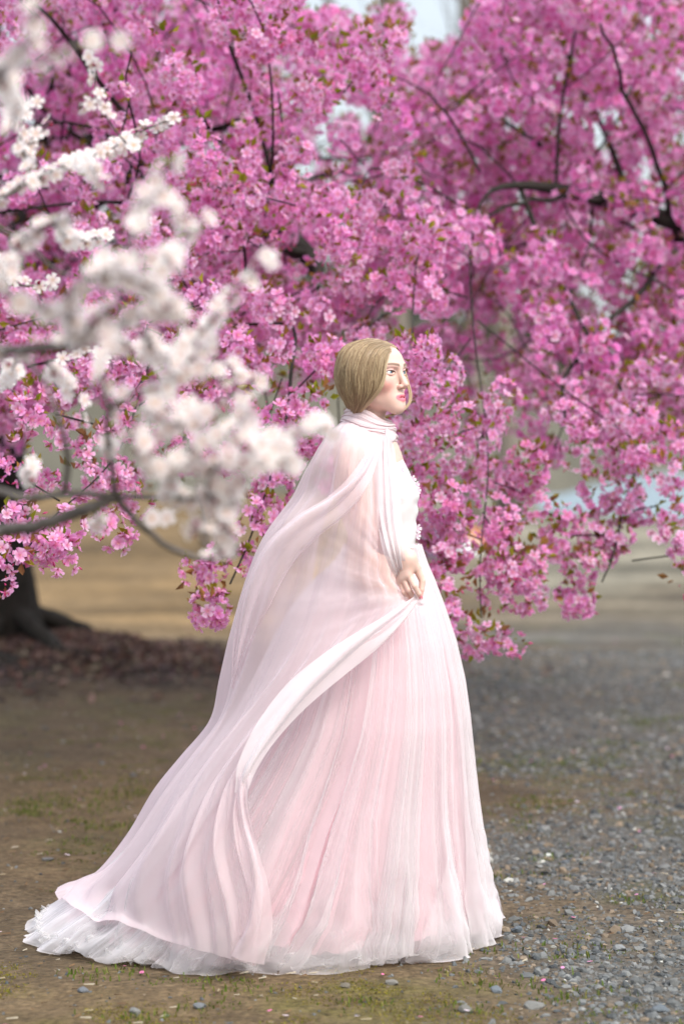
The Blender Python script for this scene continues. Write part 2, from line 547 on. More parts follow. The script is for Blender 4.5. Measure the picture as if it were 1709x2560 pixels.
stones = [
    (1290, 2330, .038, (0.13, 0.155, 0.18), "dark blue-grey angular stone lying just right of the gown's front hem"),
    (1332, 2524, .045, (0.19, 0.19, 0.18), "large flat grey stone alone on the dirt near the bottom edge, right of the gown"),
    (1165, 2538, .036, (0.17, 0.165, 0.15), "brownish grey stone on the dirt, lowest of those under the gown's front hem"),
    (1240, 2484, .034, (0.15, 0.17, 0.19), "long bluish stone tilted on the dirt below the gown's front hem"),
    (500, 2528, .030, (0.14, 0.15, 0.16), "dark round stone at the bottom edge below the falling cape end"),
    (336, 2538, .028, (0.20, 0.20, 0.19), "pale grey stone on the yellow moss at the bottom left"),
    (928, 2415, .044, (0.20, 0.17, 0.13), "brown wedge-shaped stone half under the gown's front hem"),
    (865, 2478, .026, (0.17, 0.15, 0.12), "small brown stone in front of the middle of the gown hem"),
    (980, 2470, .026, (0.22, 0.21, 0.19), "light grey pebble in front of the hem, beside the brown wedge-shaped stone"),
    (1545, 2368, .034, (0.20, 0.21, 0.215), "light grey blocky stone among the gravel at the right, well right of the skirt"),
    (1366, 2128, .026, (0.50, 0.52, 0.48), "small whitish stone, palest in the gravel right of the skirt"),
    (1412, 2150, .028, (0.12, 0.135, 0.15), "dark stone beside the small whitish one in the gravel"),
    (1650, 2530, .036, (0.13, 0.15, 0.17), "dark stone in the bottom right corner gravel"),
    (120, 2165, .030, (0.16, 0.155, 0.15), "grey stone on the dirt left of the trailing hem's tip"),
    (335, 1937, .032, (0.14, 0.135, 0.13), "dark flat stone on the dirt above the train, left of the skirt"),
    (210, 2482, .026, (0.13, 0.14, 0.155), "small slate-coloured stone on the moss below the train"),
]
rgs = np.random.default_rng(8)
for px, py, sz, scol, slabel in stones:
    p = G(px, py)
    V = ICO_V[ICO_F].reshape(-1, 3)                      # subdivide once
    mid = lambda a, b: (a + b) / np.linalg.norm(a + b, axis=-1, keepdims=True)
    A_, B_, C_ = ICO_V[ICO_F[:, 0]], ICO_V[ICO_F[:, 1]], ICO_V[ICO_F[:, 2]]
    tri = np.concatenate([np.stack(t, 1) for t in ((A_, mid(A_, B_), mid(C_, A_)), (B_, mid(B_, C_), mid(A_, B_)), (C_, mid(C_, A_), mid(B_, C_)), (mid(A_, B_), mid(B_, C_), mid(C_, A_)))])
    Vv = np.round(tri.reshape(-1, 3), 6)
    Vu, inv = np.unique(Vv, axis=0, return_inverse=True)
    sd = int(rgs.integers(1, 9999))
    Vu = Vu * (1 + 0.28 * vnoise(Vu, 1.3, sd) + 0.10 * vnoise(Vu, 3.0, sd + 1))[:, None]
    for _ in range(3):                                   # broken flat faces
        d = rgs.normal(size=3); d /= np.linalg.norm(d)
        k = Vu @ d
        Vu = Vu - np.clip(k - 0.62, 0, None)[:, None] * d
    s = sz * np.array((0.62, 0.46, 0.33))
    Vu = (Vu * s) @ rot_z(np.array([rgs.uniform(0, 6.28)]))[0].T
    me = mesh_np("stone", Vu + (p[0], p[1], float(ground_height(p[0], p[1])) + s[2] * 0.35), inv.reshape(-1, 3), False, np.tile(np.array(scol) * rgs.uniform(0.85, 1.1), (len(Vu), 1)))
    o = obj("stone", me, M_stone)
    tag(o, slabel, "stone", "loose stones on the ground")

# ------------------------------------------------------------------ grass, moss, petals, straw
def blades(px_list, name, ncl, hgt, colors, seed, spread=0.05, nb=(12, 34), lean=0.6):
    rg = np.random.default_rng(seed)
    V, F, C = [], [], []
    k = 0
    for (x, y, sc) in px_list:
        m = rg.integers(*nb)
        z0 = float(ground_height(x, y))
        bx = x + rg.normal(0, spread * sc, m); by = y + rg.normal(0, spread * sc * 0.8, m)
        h = hgt * sc * rg.uniform(0.5, 1.2, m); a = rg.uniform(0, 6.28, m); le = h * rg.uniform(0.1, lean, m); w = rg.uniform(0.0010, 0.0020, m) * (1 + 0.4 * sc)
        ca, sa = np.cos(a), np.sin(a)
        base = np.stack([bx, by, np.full(m, z0 - 0.002)], 1)
        side = np.stack([-sa * w, ca * w, 0 * w], 1)
        midp = base + np.stack([ca * le * .4, sa * le * .4, h * .65], 1)
        tip = base + np.stack([ca * le, sa * le, h * (1 - 0.3 * le / h)], 1)
        vv = np.stack([base - side, base + side, midp - side * .8, midp + side * .8, tip], 1)
        V.append(vv.reshape(-1, 3))
        i = k + np.arange(m)[:, None] * 5
        F.append(np.concatenate([i + np.array([[0, 1, 3]]), i + np.array([[0, 3, 2]]), i + np.array([[2, 3, 4]])]))
        c = np.array(colors)[rg.integers(0, len(colors), m)] * rg.uniform(0.7, 1.25, (m, 1))
        C.append(np.repeat(c, 5, 0)); k += m * 5
    return mesh_np(name, np.vstack(V), np.vstack(F), False, np.vstack(C))
M_blade = mat_leafy("grass_blade", 0.3)
rg = np.random.default_rng(17)
spots = []
for px, py in ((270, 2060), (275, 1975), (290, 1990), (280, 1935), (130, 1945), (210, 2025), (345, 1950), (150, 2010), (90, 2010), (270, 2075), (205, 2115), (60, 2050), (110, 1995), (180, 2050), (30, 2030), (240, 2005), (320, 1985),
               (1280, 2185), (1285, 2470), (1400, 2480), (1490, 1910), (1620, 1815), (1570, 1850), (1530, 1890), (1690, 1720), (1300, 1905), (1560, 2240), (1440, 2380), (1170, 2375), (1165, 2430), (1320, 2020), (1390, 1905), (1600, 1810), (1680, 1800), (1220, 1910),
               (410, 2540), (640, 2520), (1120, 2520), (300, 2440), (880, 2520), (1500, 2490), (1380, 2130), (1560, 1985), (1250, 2040), (1340, 1995), (560, 2480)):
    p = G(px, py)
    for _ in range(3): spots.append((p[0] + rg.normal(0, .05), p[1] + rg.normal(0, .06), rg.uniform(0.7, 1.2)))
x = rg.uniform(-1.8, 1.9, 2600); y = rg.uniform(5.2, 12.5, 2600)
ok = (fbm(np.stack([x, y], 1), 1.5, 3, 40) + 0.25 * fbm(np.stack([x, y], 1), 7, 1, 41) - 0.35 * gravel_amount(x, y) > 0.10)
spots += [(a, b_, rg.uniform(0.25, 0.55)) for a, b_ in zip(x[ok], y[ok])]
grass = obj("grass", blades(spots, "grass", 0, 0.019, [(0.10, 0.15, 0.025), (0.15, 0.18, 0.04), (0.20, 0.18, 0.06), (0.08, 0.12, 0.02)], 18, 0.05, (12, 34), 1.1), M_blade)
tag(grass, kind="stuff")
x = rg.uniform(-1.3, 0.9, 5200); y = rg.uniform(5.15, 6.25, 5200)
ok = (fbm(np.stack([x, y], 1), 2.2, 3, 52) - 0.6 * np.abs(x + 0.55) - 0.6 * gravel_amount(x, y) > -0.28)
moss = obj("moss", blades([(a, b_, rg.uniform(0.5, 1.0)) for a, b_ in zip(x[ok], y[ok])], "moss", 0, 0.007, [(0.21, 0.19, 0.025), (0.16, 0.16, 0.03), (0.25, 0.20, 0.05), (0.17, 0.12, 0.06)], 19, 0.03, (8, 16), 1.4), M_blade)
tag(moss, kind="stuff")
# dry straw and crumbs of dead leaves
x = rg.uniform(-1.9, 1.9, 2600); y = 5.2 + 8 * rg.uniform(0, 1, 2600) ** 1.4
ok = rg.uniform(0, 1, 2600) > 0.55 * gravel_amount(x, y)
x, y = x[ok], y[ok]; m = len(x)
T = np.array([(-1, -.12, 0), (1, -.12, 0), (1, .12, .25), (-1, .12, .1)], float)
Vs, Fs, Cs = scatter(T, np.array([[0, 1, 2, 3]]), np.stack([x, y, ground_height(x, y) + 0.005], 1), rot_z(rg.uniform(0, 6.28, m)), rg.uniform(0.004, 0.014, (m, 1)) * np.ones((1, 3)),
                     np.array([(0.36, 0.30, 0.20), (0.22, 0.14, 0.08), (0.45, 0.40, 0.31), (0.16, 0.10, 0.06)])[rg.integers(0, 4, m)])
straw = obj("dry_straw", mesh_np("dry_straw", Vs, Fs, False, Cs), M_blade)
tag(straw, kind="stuff")
# fallen petals
x = rg.uniform(-2.2, 2.4, 420); y = rg.uniform(5.2, 16, 420); m = len(x)
T = np.array([(-1, -.5, .0), (0, -.8, .15), (1, -.4, .35), (1, .4, .35), (0, .8, .15), (-1, .5, 0)], float)
Vs, Fs, Cs = scatter(T, np.array([[0, 1, 2, 3, 4, 5]]), np.stack([x, y, ground_height(x, y) + 0.007], 1), rot_z(rg.uniform(0, 6.28, m)), rg.uniform(0.005, 0.0085, (m, 1)) * np.ones((1, 3)),
                     np.array([(0.78, 0.34, 0.58), (0.80, 0.68, 0.76), (0.74, 0.22, 0.42)])[rg.integers(0, 3, m)])
fp = obj("fallen_petals", mesh_np("fallen_petals", Vs, Fs, False, Cs), M_blade)
tag(fp, kind="stuff")
# dead leaves heaped round the foot of the old tree
m = 7000
a = rg.uniform(0, 6.28, m); r = np.abs(rg.normal(0, 0.62, m))
x = TRUNK[0] + 0.45 + r * np.cos(a) * 1.45; y = TRUNK[1] - 0.15 + r * np.sin(a) * 1.0
T = np.array([(-1, 0, 0), (0, -.5, .2), (1, 0, .1), (0, .5, .25)], float)
Rm = rand_rot(m, rg); flat = rot_z(rg.uniform(0, 6.28, m))
Rm = np.where((rg.uniform(0, 1, m) < 0.4)[:, None, None], Rm, flat)
Vs, Fs, Cs = scatter(T, np.array([[0, 1, 2, 3]]), np.stack([x, y, ground_height(x, y) + 0.015], 1), Rm, rg.uniform(0.018, 0.042, (m, 1)) * np.ones((1, 3)),
                     np.array([(0.13, 0.075, 0.065), (0.07, 0.05, 0.05), (0.20, 0.11, 0.085), (0.30, 0.20, 0.17), (0.16, 0.12, 0.12), (0.24, 0.20, 0.15)])[rg.integers(0, 6, m)])
ll = obj("leaf_litter", mesh_np("leaf_litter", Vs, Fs, False, Cs), M_blade)
tag(ll, kind="stuff")
# ================================================================== far background
# a low bank closes the park off behind the trees
bx = np.linspace(-90, 110, 101); by = np.array([44, 46, 48, 50, 53, 57, 62, 70, 80.])
bh = np.array([-0.1, 0.5, 1.5, 2.6, 3.4, 3.9, 4.2, 4.2, 3.0])
X, Y = np.meshgrid(bx, by)
p = np.stack([X.ravel(), Y.ravel()], 1)
fade = np.interp(X, [-90, 2, 9, 16, 110], [1.0, 1.0, 0.55, 0.30, 0.28])
off_y = np.interp(X, [-90, 4, 9, 110], [0, 0, 24, 26])
Zb = bh[:, None] * fade * (1 + 0.12 * fbm(p, 0.12, 3, 77).reshape(X.shape)) + 0.1 * fbm(p, 0.6, 2, 78).reshape(X.shape) - 0.05
M_bank = mat_simple("dry_bank", (0.105, 0.098, 0.075), 0.95, 0.35, 0.8, 0.3)
bank = obj("hillside", mesh_np("hillside", np.stack([X, Y + off_y, Zb], -1).reshape(-1, 3), grid_faces(len(bx), len(by))), M_bank)
tag(bank, kind="structure")
# scrub along the top of the bank: a mass of small leaves and twigs
rg = np.random.default_rng(44)
m = 15000
x = rg.uniform(-22, 26, m)
f = np.interp(x, [-90, 2, 9, 16, 110], [1.0, 1.0, 0.62, 0.45, 0.45])
yb = rg.uniform(50, 58, m) + np.interp(x, [-90, 4, 9, 110], [0, 0, 24, 26])
prof = (2.6 + 3.0 * np.abs(fbm(np.stack([x, yb * 0.3], 1), 0.35, 3, 45))) * f
z = 1.6 * f + prof * rg.beta(1.6, 1.5, m)
T = np.array([(-1, -.4, 0), (0.2, -.7, .2), (1, 0, .1), (0, .7, .3)], float)
Vs, Fs, Cs = scatter(T, np.array([[0, 1, 2, 3]]), np.stack([x, yb, z], 1), rand_rot(m, rg), rg.uniform(0.10, 0.26, (m, 1)) * np.ones((1, 3)),
                     np.array([(0.085, 0.085, 0.055), (0.12, 0.105, 0.075), (0.06, 0.075, 0.04), (0.15, 0.13, 0.10)])[rg.integers(0, 4, m)])
o = obj("scrub", mesh_np("scrub", Vs, Fs, False, Cs), M_blade)
tag(o, kind="stuff")

M_barebark = mat_simple("bare_bark", (0.19, 0.165, 0.14), 0.9, 0.3, 8, 0.4)
def bare_tree(px, D, r0, height, fork, label, seed):
    rg = np.random.default_rng(seed)
    b = P(px, 1280, D); base = (b[0], D, 0)
    t = thing("bare_tree", base, label, "tree", "leafless trees far behind the blossom")
    tw = MB()
    lean = rg.normal(0, 0.02, 2)
    zs = np.linspace(-0.05, height, 12)
    tr = np.stack([base[0] + lean[0] * zs + 0.06 * np.sin(zs * .7 + seed), D + lean[1] * zs, zs], 1)
    V, F = tube(tr, r0 * (1 - 0.75 * zs.clip(0) / height) * (1 + 0.4 * np.exp(-zs.clip(0) * 3)), 12, True, 0.03, seed)
    obj("trunk", mesh_np("trunk", V, F), M_barebark, t)
    def limb(p0, d, L, r, depth):
        n = 7 if depth < 2 else 5
        pts = [np.array(p0)]; dd = np.array(d, float)
        for i in range(n - 1):
            dd = dd + rg.normal(0, 0.13, 3) + (0, 0, 0.05); dd /= np.linalg.norm(dd)
            pts.append(pts[-1] + dd * L / (n - 1))
        V, F = tube(np.array(pts), np.linspace(r, r * 0.3, n), 6 if depth == 0 else 3, False)
        if depth == 0: obj("branch", mesh_np("branch", V, F), M_barebark, t)
        else: tw.add(V, F)
        if depth < 3:
            for k in range((6, 5, 3)[depth]):
                s = rg.uniform(0.2, 1.0); i = min(n - 2, int(s * (n - 1)))
                a = pts[i + 1] - pts[i]; a /= np.linalg.norm(a)
                q = a * 0.8 + rg.normal(0, 0.55, 3) + (0, 0, 0.15); q /= np.linalg.norm(q)
                limb(pts[i], q, L * rg.uniform(0.4, 0.65), max(0.004, r * (1 - 0.6 * s) * 0.55), depth + 1)
    for k in range(9):
        z = rg.uniform(fork, height); a = rg.uniform(0, 6.28)
        i = np.interp(z, zs, np.arange(12)); p0 = tr[int(i)] + (tr[min(11, int(i) + 1)] - tr[int(i)]) * (i % 1)
        limb(p0, (math.cos(a) * .8, math.sin(a) * .8, rg.uniform(0.4, 1.1)), height * rg.uniform(0.28, 0.45), r0 * 0.38, 0)
    tag(obj("twigs", tw.mesh("twigs"), M_barebark, t), kind="stuff")
bare_tree(968, 29, .23, 10.5, 4.2, "bare grey tree with the thickest trunk, seen against the sky above the woman", 301)
bare_tree(1168, 27, .12, 9.0, 4.6, "slender leafless tree forking against the pale sky right of the thick grey trunk", 302)
bare_tree(1262, 34, .17, 10.0, 5.0, "leafless tree half hidden by blossom at the right edge of the sky gap", 303)
bare_tree(505, 26, .045, 4.6, 2.2, "thin dark young tree standing on tan earth behind the hanging white blossom", 304)

# things left on the ground far behind the woman's waist
def bag(name, px, py, w, d, h, color, label, cat, strap=None):
    g = G(px, py); base = (g[0], g[1], 0)
    t = thing(name, base, label, cat)
    n, rings = 20, 9
    ph = np.linspace(0, 2 * np.pi, n, endpoint=False); Vs = []
    for i, s in enumerate(np.linspace(0, 1, rings)):
        k = (1 - 0.45 * s ** 2.2) * (0.86 + 0.14 * math.sin(math.pi * min(1, s * 1.6 + .2)))
        c, sn = np.cos(ph), np.sin(ph)
        Vs.append(np.stack([g[0] + w / 2 * k * np.sign(c) * np.abs(c) ** .6 + 0.02 * np.sin(3 * ph + s * 5), g[1] + d / 2 * k * np.sign(sn) * np.abs(sn) ** .6, np.full(n, 0.006 + h * s)], 1))
    V = np.vstack(Vs + [np.array([[g[0], g[1], 0.006]]), np.array([[g[0], g[1], h * 1.02]])])
    kx = np.arange(n); k2 = (kx + 1) % n
    T = np.vstack([np.stack([k2, kx, np.full(n, n * rings)], 1), np.stack([(rings - 1) * n + kx, (rings - 1) * n + k2, np.full(n, n * rings + 1)], 1)])
    obj("bag_body", mesh_np("bag_body", V, [grid_faces(n, rings, True), T]), mat_simple(name + "_cloth", color, 0.7, 0.15, 12), t)
    if strap is not None:
        a = np.linspace(0, np.pi, 14)
        for s in (-1, 1):
            V, F = tube(np.stack([g[0] + w * .25 * np.cos(a), np.full(14, g[1] + s * d * 0.14), h + 0.10 * np.sin(a)], 1), 0.012, 6)
            obj("handle", mesh_np("handle", V, F), mat_simple(name + "_strap", strap, 0.7), t)
    return t
bag("bag", 1082, 1402, .30, .26, .40, (0.17, 0.12, 0.19), "purple grey bag standing on the ground just right of the woman's waist", "bag", (0.10, 0.08, 0.11))
bag("bag", 1178, 1362, .30, .22, .18, (0.55, 0.20, 0.10), "small orange bag on the ground behind the low blossom twigs", "bag", (0.5, 0.45, 0.4))
bag("bag", 1172, 1388, .24, .16, .13, (0.72, 0.74, 0.78), "white bag on the ground in front of the orange one", "bag", (0.5, 0.5, 0.5))
bag("bag", 1232, 1352, .26, .18, .16, (0.78, 0.12, 0.48), "bright pink bag on the pale ground beside the orange one", "bag", (0.6, 0.1, 0.35))
# ================================================================== blossoming trees
M_bark, nt, out = mat_new("bark")
tc = N_(nt, "TexCoord")
mp = N_(nt, "Mapping"); mp.inputs["Scale"].default_value = (1, 1, 0.25); nt.links.new(tc.outputs["Object"], mp.inputs["Vector"])
nz1 = noise_node(nt, 22, 6, 0.65, mp.outputs["Vector"]); nz2 = noise_node(nt, 3, 3, 0.5, tc.outputs["Object"])
rr = ramp_node(nt, nz1.outputs["Fac"], [(0.3, (0.008, 0.006, 0.006)), (0.7, (0.036, 0.029, 0.026))])
cc = mixcol(nt, math_node(nt, 'MULTIPLY', nz2.outputs["Fac"], 0.2), rr.outputs["Color"], (0.075, 0.085, 0.06))
bb = N_(nt, "BsdfPrincipled"); bb.inputs["Roughness"].default_value = 0.9; bb.inputs["Specular IOR Level"].default_value = 0.2
nt.links.new(cc, bb.inputs["Base Color"])
bp = N_(nt, "Bump"); bp.inputs["Strength"].default_value = 0.9; bp.inputs["Distance"].default_value = 0.03
nt.links.new(nz1.outputs["Fac"], bp.inputs["Height"]); nt.links.new(bp.outputs["Normal"], bb.inputs["Normal"])
nt.links.new(bb.outputs[0], out.inputs["Surface"])
M_twig = mat_simple("grey_bark", (0.13, 0.115, 0.105), 0.85, 0.35, 30, 0.3)
M_petal = mat_leafy("petals", 0.46)
M_plum = mat_leafy("plum_petals", 0.45)

def colonize(path, att, step=0.13, di=1.6, dk=0.19, iters=160):
    """grow a branch network from a trunk path towards the attractor points"""
    nodes = [np.array(p, float) for p in path]; par = [-1] + list(range(len(path) - 1))
    alive = np.ones(len(att), bool); att = np.asarray(att)
    best = np.full(len(att), 1e9); bi = np.zeros(len(att), int)
    def upd(k0):
        new = np.array(nodes[k0:])
        for a in range(0, len(new), 64):
            d = np.linalg.norm(att[:, None] - new[None, a:a + 64], axis=2)
            j = d.argmin(1); m = d[np.arange(len(att)), j]
            c = m < best
            best[c] = m[c]; bi[c] = k0 + a + j[c]
    upd(0)
    for it in range(iters):
        use = alive & (best < di * (4.0 if it < 35 else 1.0))
        if not use.any(): break
        src = bi[use]; v = att[use] - np.array(nodes)[src]
        v /= np.linalg.norm(v, axis=1)[:, None] + 1e-9
        u, inv = np.unique(src, return_inverse=True)
        acc = np.zeros((len(u), 3)); np.add.at(acc, inv, v)
        k0 = len(nodes)
        for s_, a_ in zip(u, acc):
            a_ = a_ / (np.linalg.norm(a_) + 1e-9) + rng.normal(0, 0.16, 3)
            p = nodes[s_] + step * a_ / np.linalg.norm(a_)
            nodes.append(p); par.append(int(s_))
        upd(k0)
        alive &= best > dk
    return np.array(nodes), np.array(par)

def chains(nodes, par, tip=0.0034, power=2.75):
    n = len(nodes)
    kids = [[] for _ in range(n)]
    for i, p in enumerate(par):
        if p >= 0: kids[p].append(i)
    rad = np.zeros(n)
    for i in range(n - 1, -1, -1):
        rad[i] = (sum(rad[k] ** power for k in kids[i]) ** (1 / power)) if kids[i] else tip
        rad[i] = max(rad[i], tip)
    out_, stack = [], [(0, -1)]
    while stack:
        i, p = stack.pop()
        ch = [p] if p >= 0 else []
        while True:
            ch.append(i)
            if not kids[i]: break
            ks = sorted(kids[i], key=lambda k: -rad[k])
            for k in ks[1:]: stack.append((k, i))
            i = ks[0]
        out_.append(ch)
    return out_, rad

def smooth_path(p, it=3):
    p = p.copy()
    for _ in range(it):
        p[1:-1] = 0.25 * p[:-2] + 0.5 * p[1:-1] + 0.25 * p[2:]
    return p

# ---- blossom templates: vertices, faces, colour parameter (0 centre .. 1 rim)
def blossom_template(full, seed, double=False):
    rg = np.random.default_rng(seed)
    V, F, R = [], [], []
    V.append((0, 0, 0)); R.append(0.0)
    cup = rg.uniform(0.25, 0.55)
    for k in range(5):
        a = 2 * math.pi * k / 5 + rg.normal(0, 0.07)
        w = rg.uniform(0.50, 0.60); cu = cup + rg.normal(0, 0.07); L = rg.uniform(0.92, 1.06)
        pr = [(0.45, -0.5 * w), (0.86, -0.62 * w), (0.92, 0.0), (0.86, 0.62 * w), (0.45, 0.5 * w)] if full else [(0.6, -w * .85), (0.96, 0), (0.6, w * .85)]
        b = len(V)
        for x, y in pr:
            z = cu * x ** 1.5 + 0.18 * y * y + (0.06 if abs(y) < .01 and full else 0)
            V.append((L * (x * math.cos(a) - y * math.sin(a)), L * (x * math.sin(a) + y * math.cos(a)), z * 0.8)); R.append(x)
        F += [(0, b + j, b + j + 1) for j in range(len(pr) - 1)]
    if full:                                   # stamens and calyx
        b = len(V)
        for k in range(5):
            a = 2 * math.pi * (k + .5) / 5
            V += [(0.03 * math.cos(a), 0.03 * math.sin(a), 0.05), (0.22 * math.cos(a + .25), 0.22 * math.sin(a + .25), 0.36), (0.22 * math.cos(a - .25), 0.22 * math.sin(a - .25), 0.36)]
            R += [-0.5, -1.0, -1.0]
            F.append((b + 3 * k, b + 3 * k + 1, b + 3 * k + 2))
        b = len(V)
        V += [(0, 0, -0.42), (0.16, 0, 0.02), (-0.08, 0.14, 0.02), (-0.08, -0.14, 0.02)]; R += [-2] * 4
        F += [(b, b + 2, b + 1), (b, b + 3, b + 2), (b, b + 1, b + 3)]
    return np.array(V), np.array(F), np.array(R)

def blossom_colors(R, tint, kind):
    """per-vertex colours of blossoms: R (k,), tint (n,3)"""
    n, k = len(tint), len(R)
    C = np.repeat(tint[:, None], k, 1)
    Rc = np.clip(R, 0, 1)[None, :, None]
    if kind == 'pink':
        heart = np.array((0.70, 0.16, 0.38))
        C = C * (0.78 + 0.22 * Rc) * (Rc > 0.01) + heart * (Rc <= 0.01)
        C = C + (Rc > 0.8) * (np.array((0.88, 0.66, 0.84)) - C) * 0.30
        C[:, R == -0.5] = (0.70, 0.30, 0.30); C[:, R == -1.0] = (0.80, 0.60, 0.35); C[:, R == -2] = (0.32, 0.06, 0.07)
    else:
        C = C * (Rc > 0.01) + np.array((0.82, 0.62, 0.58)) * (Rc <= 0.01)
        C[:, R == -0.5] = (0.78, 0.70, 0.50); C[:, R == -1.0] = (0.80, 0.66, 0.34); C[:, R == -2] = (0.46, 0.12, 0.20)
    return np.clip(C, 0, 0.9)

def orient(nrm, rg):
    """rotation matrices whose z axis is nrm, with a random spin"""
    z = nrm / (np.linalg.norm(nrm, axis=1)[:, None] + 1e-9)
    t = rg.normal(size=z.shape); x = np.cross(t, z); x /= np.linalg.norm(x, axis=1)[:, None] + 1e-9
    y = np.cross(z, x)
    return np.stack([x, y, z], -1)

FULL = [blossom_template(True, s) for s in range(6)]
LITE = [blossom_template(False, s) for s in range(6)]

def grow_tree(name, base, path, clusters, label, group, r_tip, r_base, seed, flower_r=0.0205, leader=0.12, limbs=(), side_r=0.026, roots=False, sizes=None):
    rg = np.random.default_rng(seed)
    t = thing(name, base, label, "tree", group)
    nodes, par = colonize(path, clusters)
    ch, rad = chains(nodes, par, r_tip)
    rad = rad * (r_base / rad[0]) ** np.clip(rad / rad[0], 0, 1) if rad[0] > 0 else rad
    order = sorted(range(len(ch)), key=lambda i: -rad[ch[i][min(1, len(ch[i]) - 1)]] * (len(ch[i]) > 3))
    tw = MB()
    for rank, ci in enumerate(order):
        c = ch[ci]
        p = smooth_path(nodes[c])
        r = rad[c].copy()
        if ci != 0: r = np.minimum(r, np.linspace(side_r, 0.005, len(r)))
        if len(c) > 1 and ci != 0: r[0] = r[1]
        if ci == 0: r[len(path):] = np.minimum(r[len(path):], np.linspace(0.0045, 0.002, max(1, len(r) - len(path))))
        if ci == 0:                                             # trunk: runs on into its leader
            r[:len(path)] = r_base * np.interp(np.linspace(0, 1, len(path)), [0, .45, 1], [1.0, .62, leader]) * (1 + 0.28 * np.exp(-np.arange(len(path)) / 1.2))
            V, F = tube(catmull(p, len(p) * 2), np.interp(np.linspace(0, 1, len(p) * 2), np.linspace(0, 1, len(p)), r), 14, True, 0.05, seed)
            obj("trunk", mesh_np("trunk", V, F), M_bark, t)
        elif rank < 60 and r[0] > 0.009:
            V, F = tube(catmull(p, len(p) * 2), np.interp(np.linspace(0, 1, len(p) * 2), np.linspace(0, 1, len(p)), r), 8, True, 0.04, seed + rank)
            obj("branch", mesh_np("branch", V, F), M_bark, t)
        else:
            V, F = tube(p, r, 4, False)
            tw.add(V, F)
    tag(obj("twigs", tw.mesh("twigs"), M_bark, t), kind="stuff")
    for k, (pts, ra, rb) in enumerate(limbs):                   # heavy side limbs
        c = catmull(np.array(pts), 26); c[1:-1] += rg.normal(0, 0.012, c[1:-1].shape)
        V, F = tube(smooth_path(c, 1), np.linspace(ra, rb, 26), 9, True, 0.05, seed + k)
        obj("branch", mesh_np("branch", V, F), M_bark, t)
    if roots:
        for k in range(9):
            a = 2 * math.pi * k / 9 + rg.normal(0, 0.2); L = rg.uniform(0.7, 1.7)
            pts = []
            for s in np.linspace(0, 1, 9):
                x = base[0] + math.cos(a + 0.5 * s * rg.normal(0, .6)) * (0.14 + L * s); y = base[1] + math.sin(a + 0.3 * s) * (0.14 + L * s)
                pts.append((x, y, float(ground_height(x, y)) + 0.15 * (1 - s) ** 3 + 0.012 - 0.06 * s))
            V, F = tube(catmull(pts, 18), np.linspace(0.060, 0.014, 18), 8, True, 0.09, k)
            obj("root", mesh_np("root", V, F), M_bark, t)
    # flowers, young leaves and buds round each cluster centre
    P0, N0, T0, S0 = [], [], [], []
    leafP, leafN, budP, budN = [], [], [], []
    kd = kdtree.KDTree(len(nodes))
    for i, q in enumerate(nodes): kd.insert(q, i)
    kd.balance()
    for ic, c in enumerate(clusters):
        q = np.array(kd.find(c)[0])
        sz = 1.0 if sizes is None else sizes[ic]
        m = int(rg.integers(14, 25) * sz)
        kk = rg.uniform(0.72, 1.22); m = max(4, int(m * kk ** 2)); R = 0.056 * (0.75 + 0.3 * sz) * kk
        leafy = rg.uniform() < 0.10
        if leafy: m = max(3, m // 3)
        d = rg.normal(size=(m, 3)) * (1, 1, 0.9) + (0, 0, -0.12); d /= np.linalg.norm(d, axis=1)[:, None]
        ctr_ = c + (0, 0, -0.01)
        P0.append(ctr_ + d * R * rg.uniform(0.72, 1.02, (m, 1))); N0.append(d + rg.normal(0, 0.24, (m, 3)))
        cl_t = rg.normal(0, 0.20)
        b = rg.uniform(0, 1, m)
        tint = np.array((0.885, 0.37, 0.765)) + np.outer(np.clip(rg.normal(0.12 + cl_t, 0.22, m), -0.35, 0.9), (0.02, 0.42, 0.18))
        tint[b < 0.10] = (0.80, 0.20, 0.52); tint[b > 0.90] = (0.88, 0.72, 0.84)
        T0.append(tint); S0.append(flower_r * rg.uniform(0.82, 1.15, m))
        ml = int(leafy * 8 + rg.integers(3, 9) + (c[0] > 0.6) * rg.integers(1, 4) + (c[2] > 2.2) * rg.integers(0, 3))
        dl = rg.normal(size=(ml, 3)) + (0, 0, 0.9); dl /= np.linalg.norm(dl, axis=1)[:, None]
        leafP.append(ctr_ + dl * R * 0.75); leafN.append(dl)
        mb_ = int(rg.integers(0, 5) + leafy * 5); db = rg.normal(size=(mb_, 3)) + (0, 0, -0.8)
        if mb_:
            db /= np.linalg.norm(db, axis=1)[:, None]
            budP.append(ctr_ + db * R * 1.05); budN.append(db)
    P0, N0, T0, S0 = np.vstack(P0), np.vstack(N0), np.clip(np.vstack(T0), 0.05, 0.85), np.concatenate(S0)
    RM = orient(N0, rg)
    # the blossoms that show largest become parts of their own
    px, py = proj(P0)
    facing = (RM[:, :, 2] * (np.array((0, 0, CAM_Z)) - P0)).sum(1) > -0.02
    vis = (px > 5) & (px < 1704) & (py > 5) & (py < 1700) & facing & ~((px > 560) & (px < 1050) & (py > 1030)) & ~((px > 830) & (px < 1010) & (py > 840))
    score = np.where(vis, S0 / P0[:, 1], 0)
    top = np.argsort(-score)[:300]
    top = top[score[top] > 0]
    single = np.zeros(len(P0), bool); single[top] = True
    variants = []
    for v in range(12):
        Vt, Ft, Rt = FULL[v % 6]
        tint = np.array([(0.86, 0.43, 0.73), (0.85, 0.35, 0.68), (0.87, 0.55, 0.79), (0.83, 0.28, 0.62), (0.88, 0.70, 0.85), (0.86, 0.39, 0.70)])[(v * 5 + v // 6) % 6]
        variants.append(mesh_np("blossom", Vt, Ft, True, blossom_colors(Rt, tint[None], 'pink')[0]))
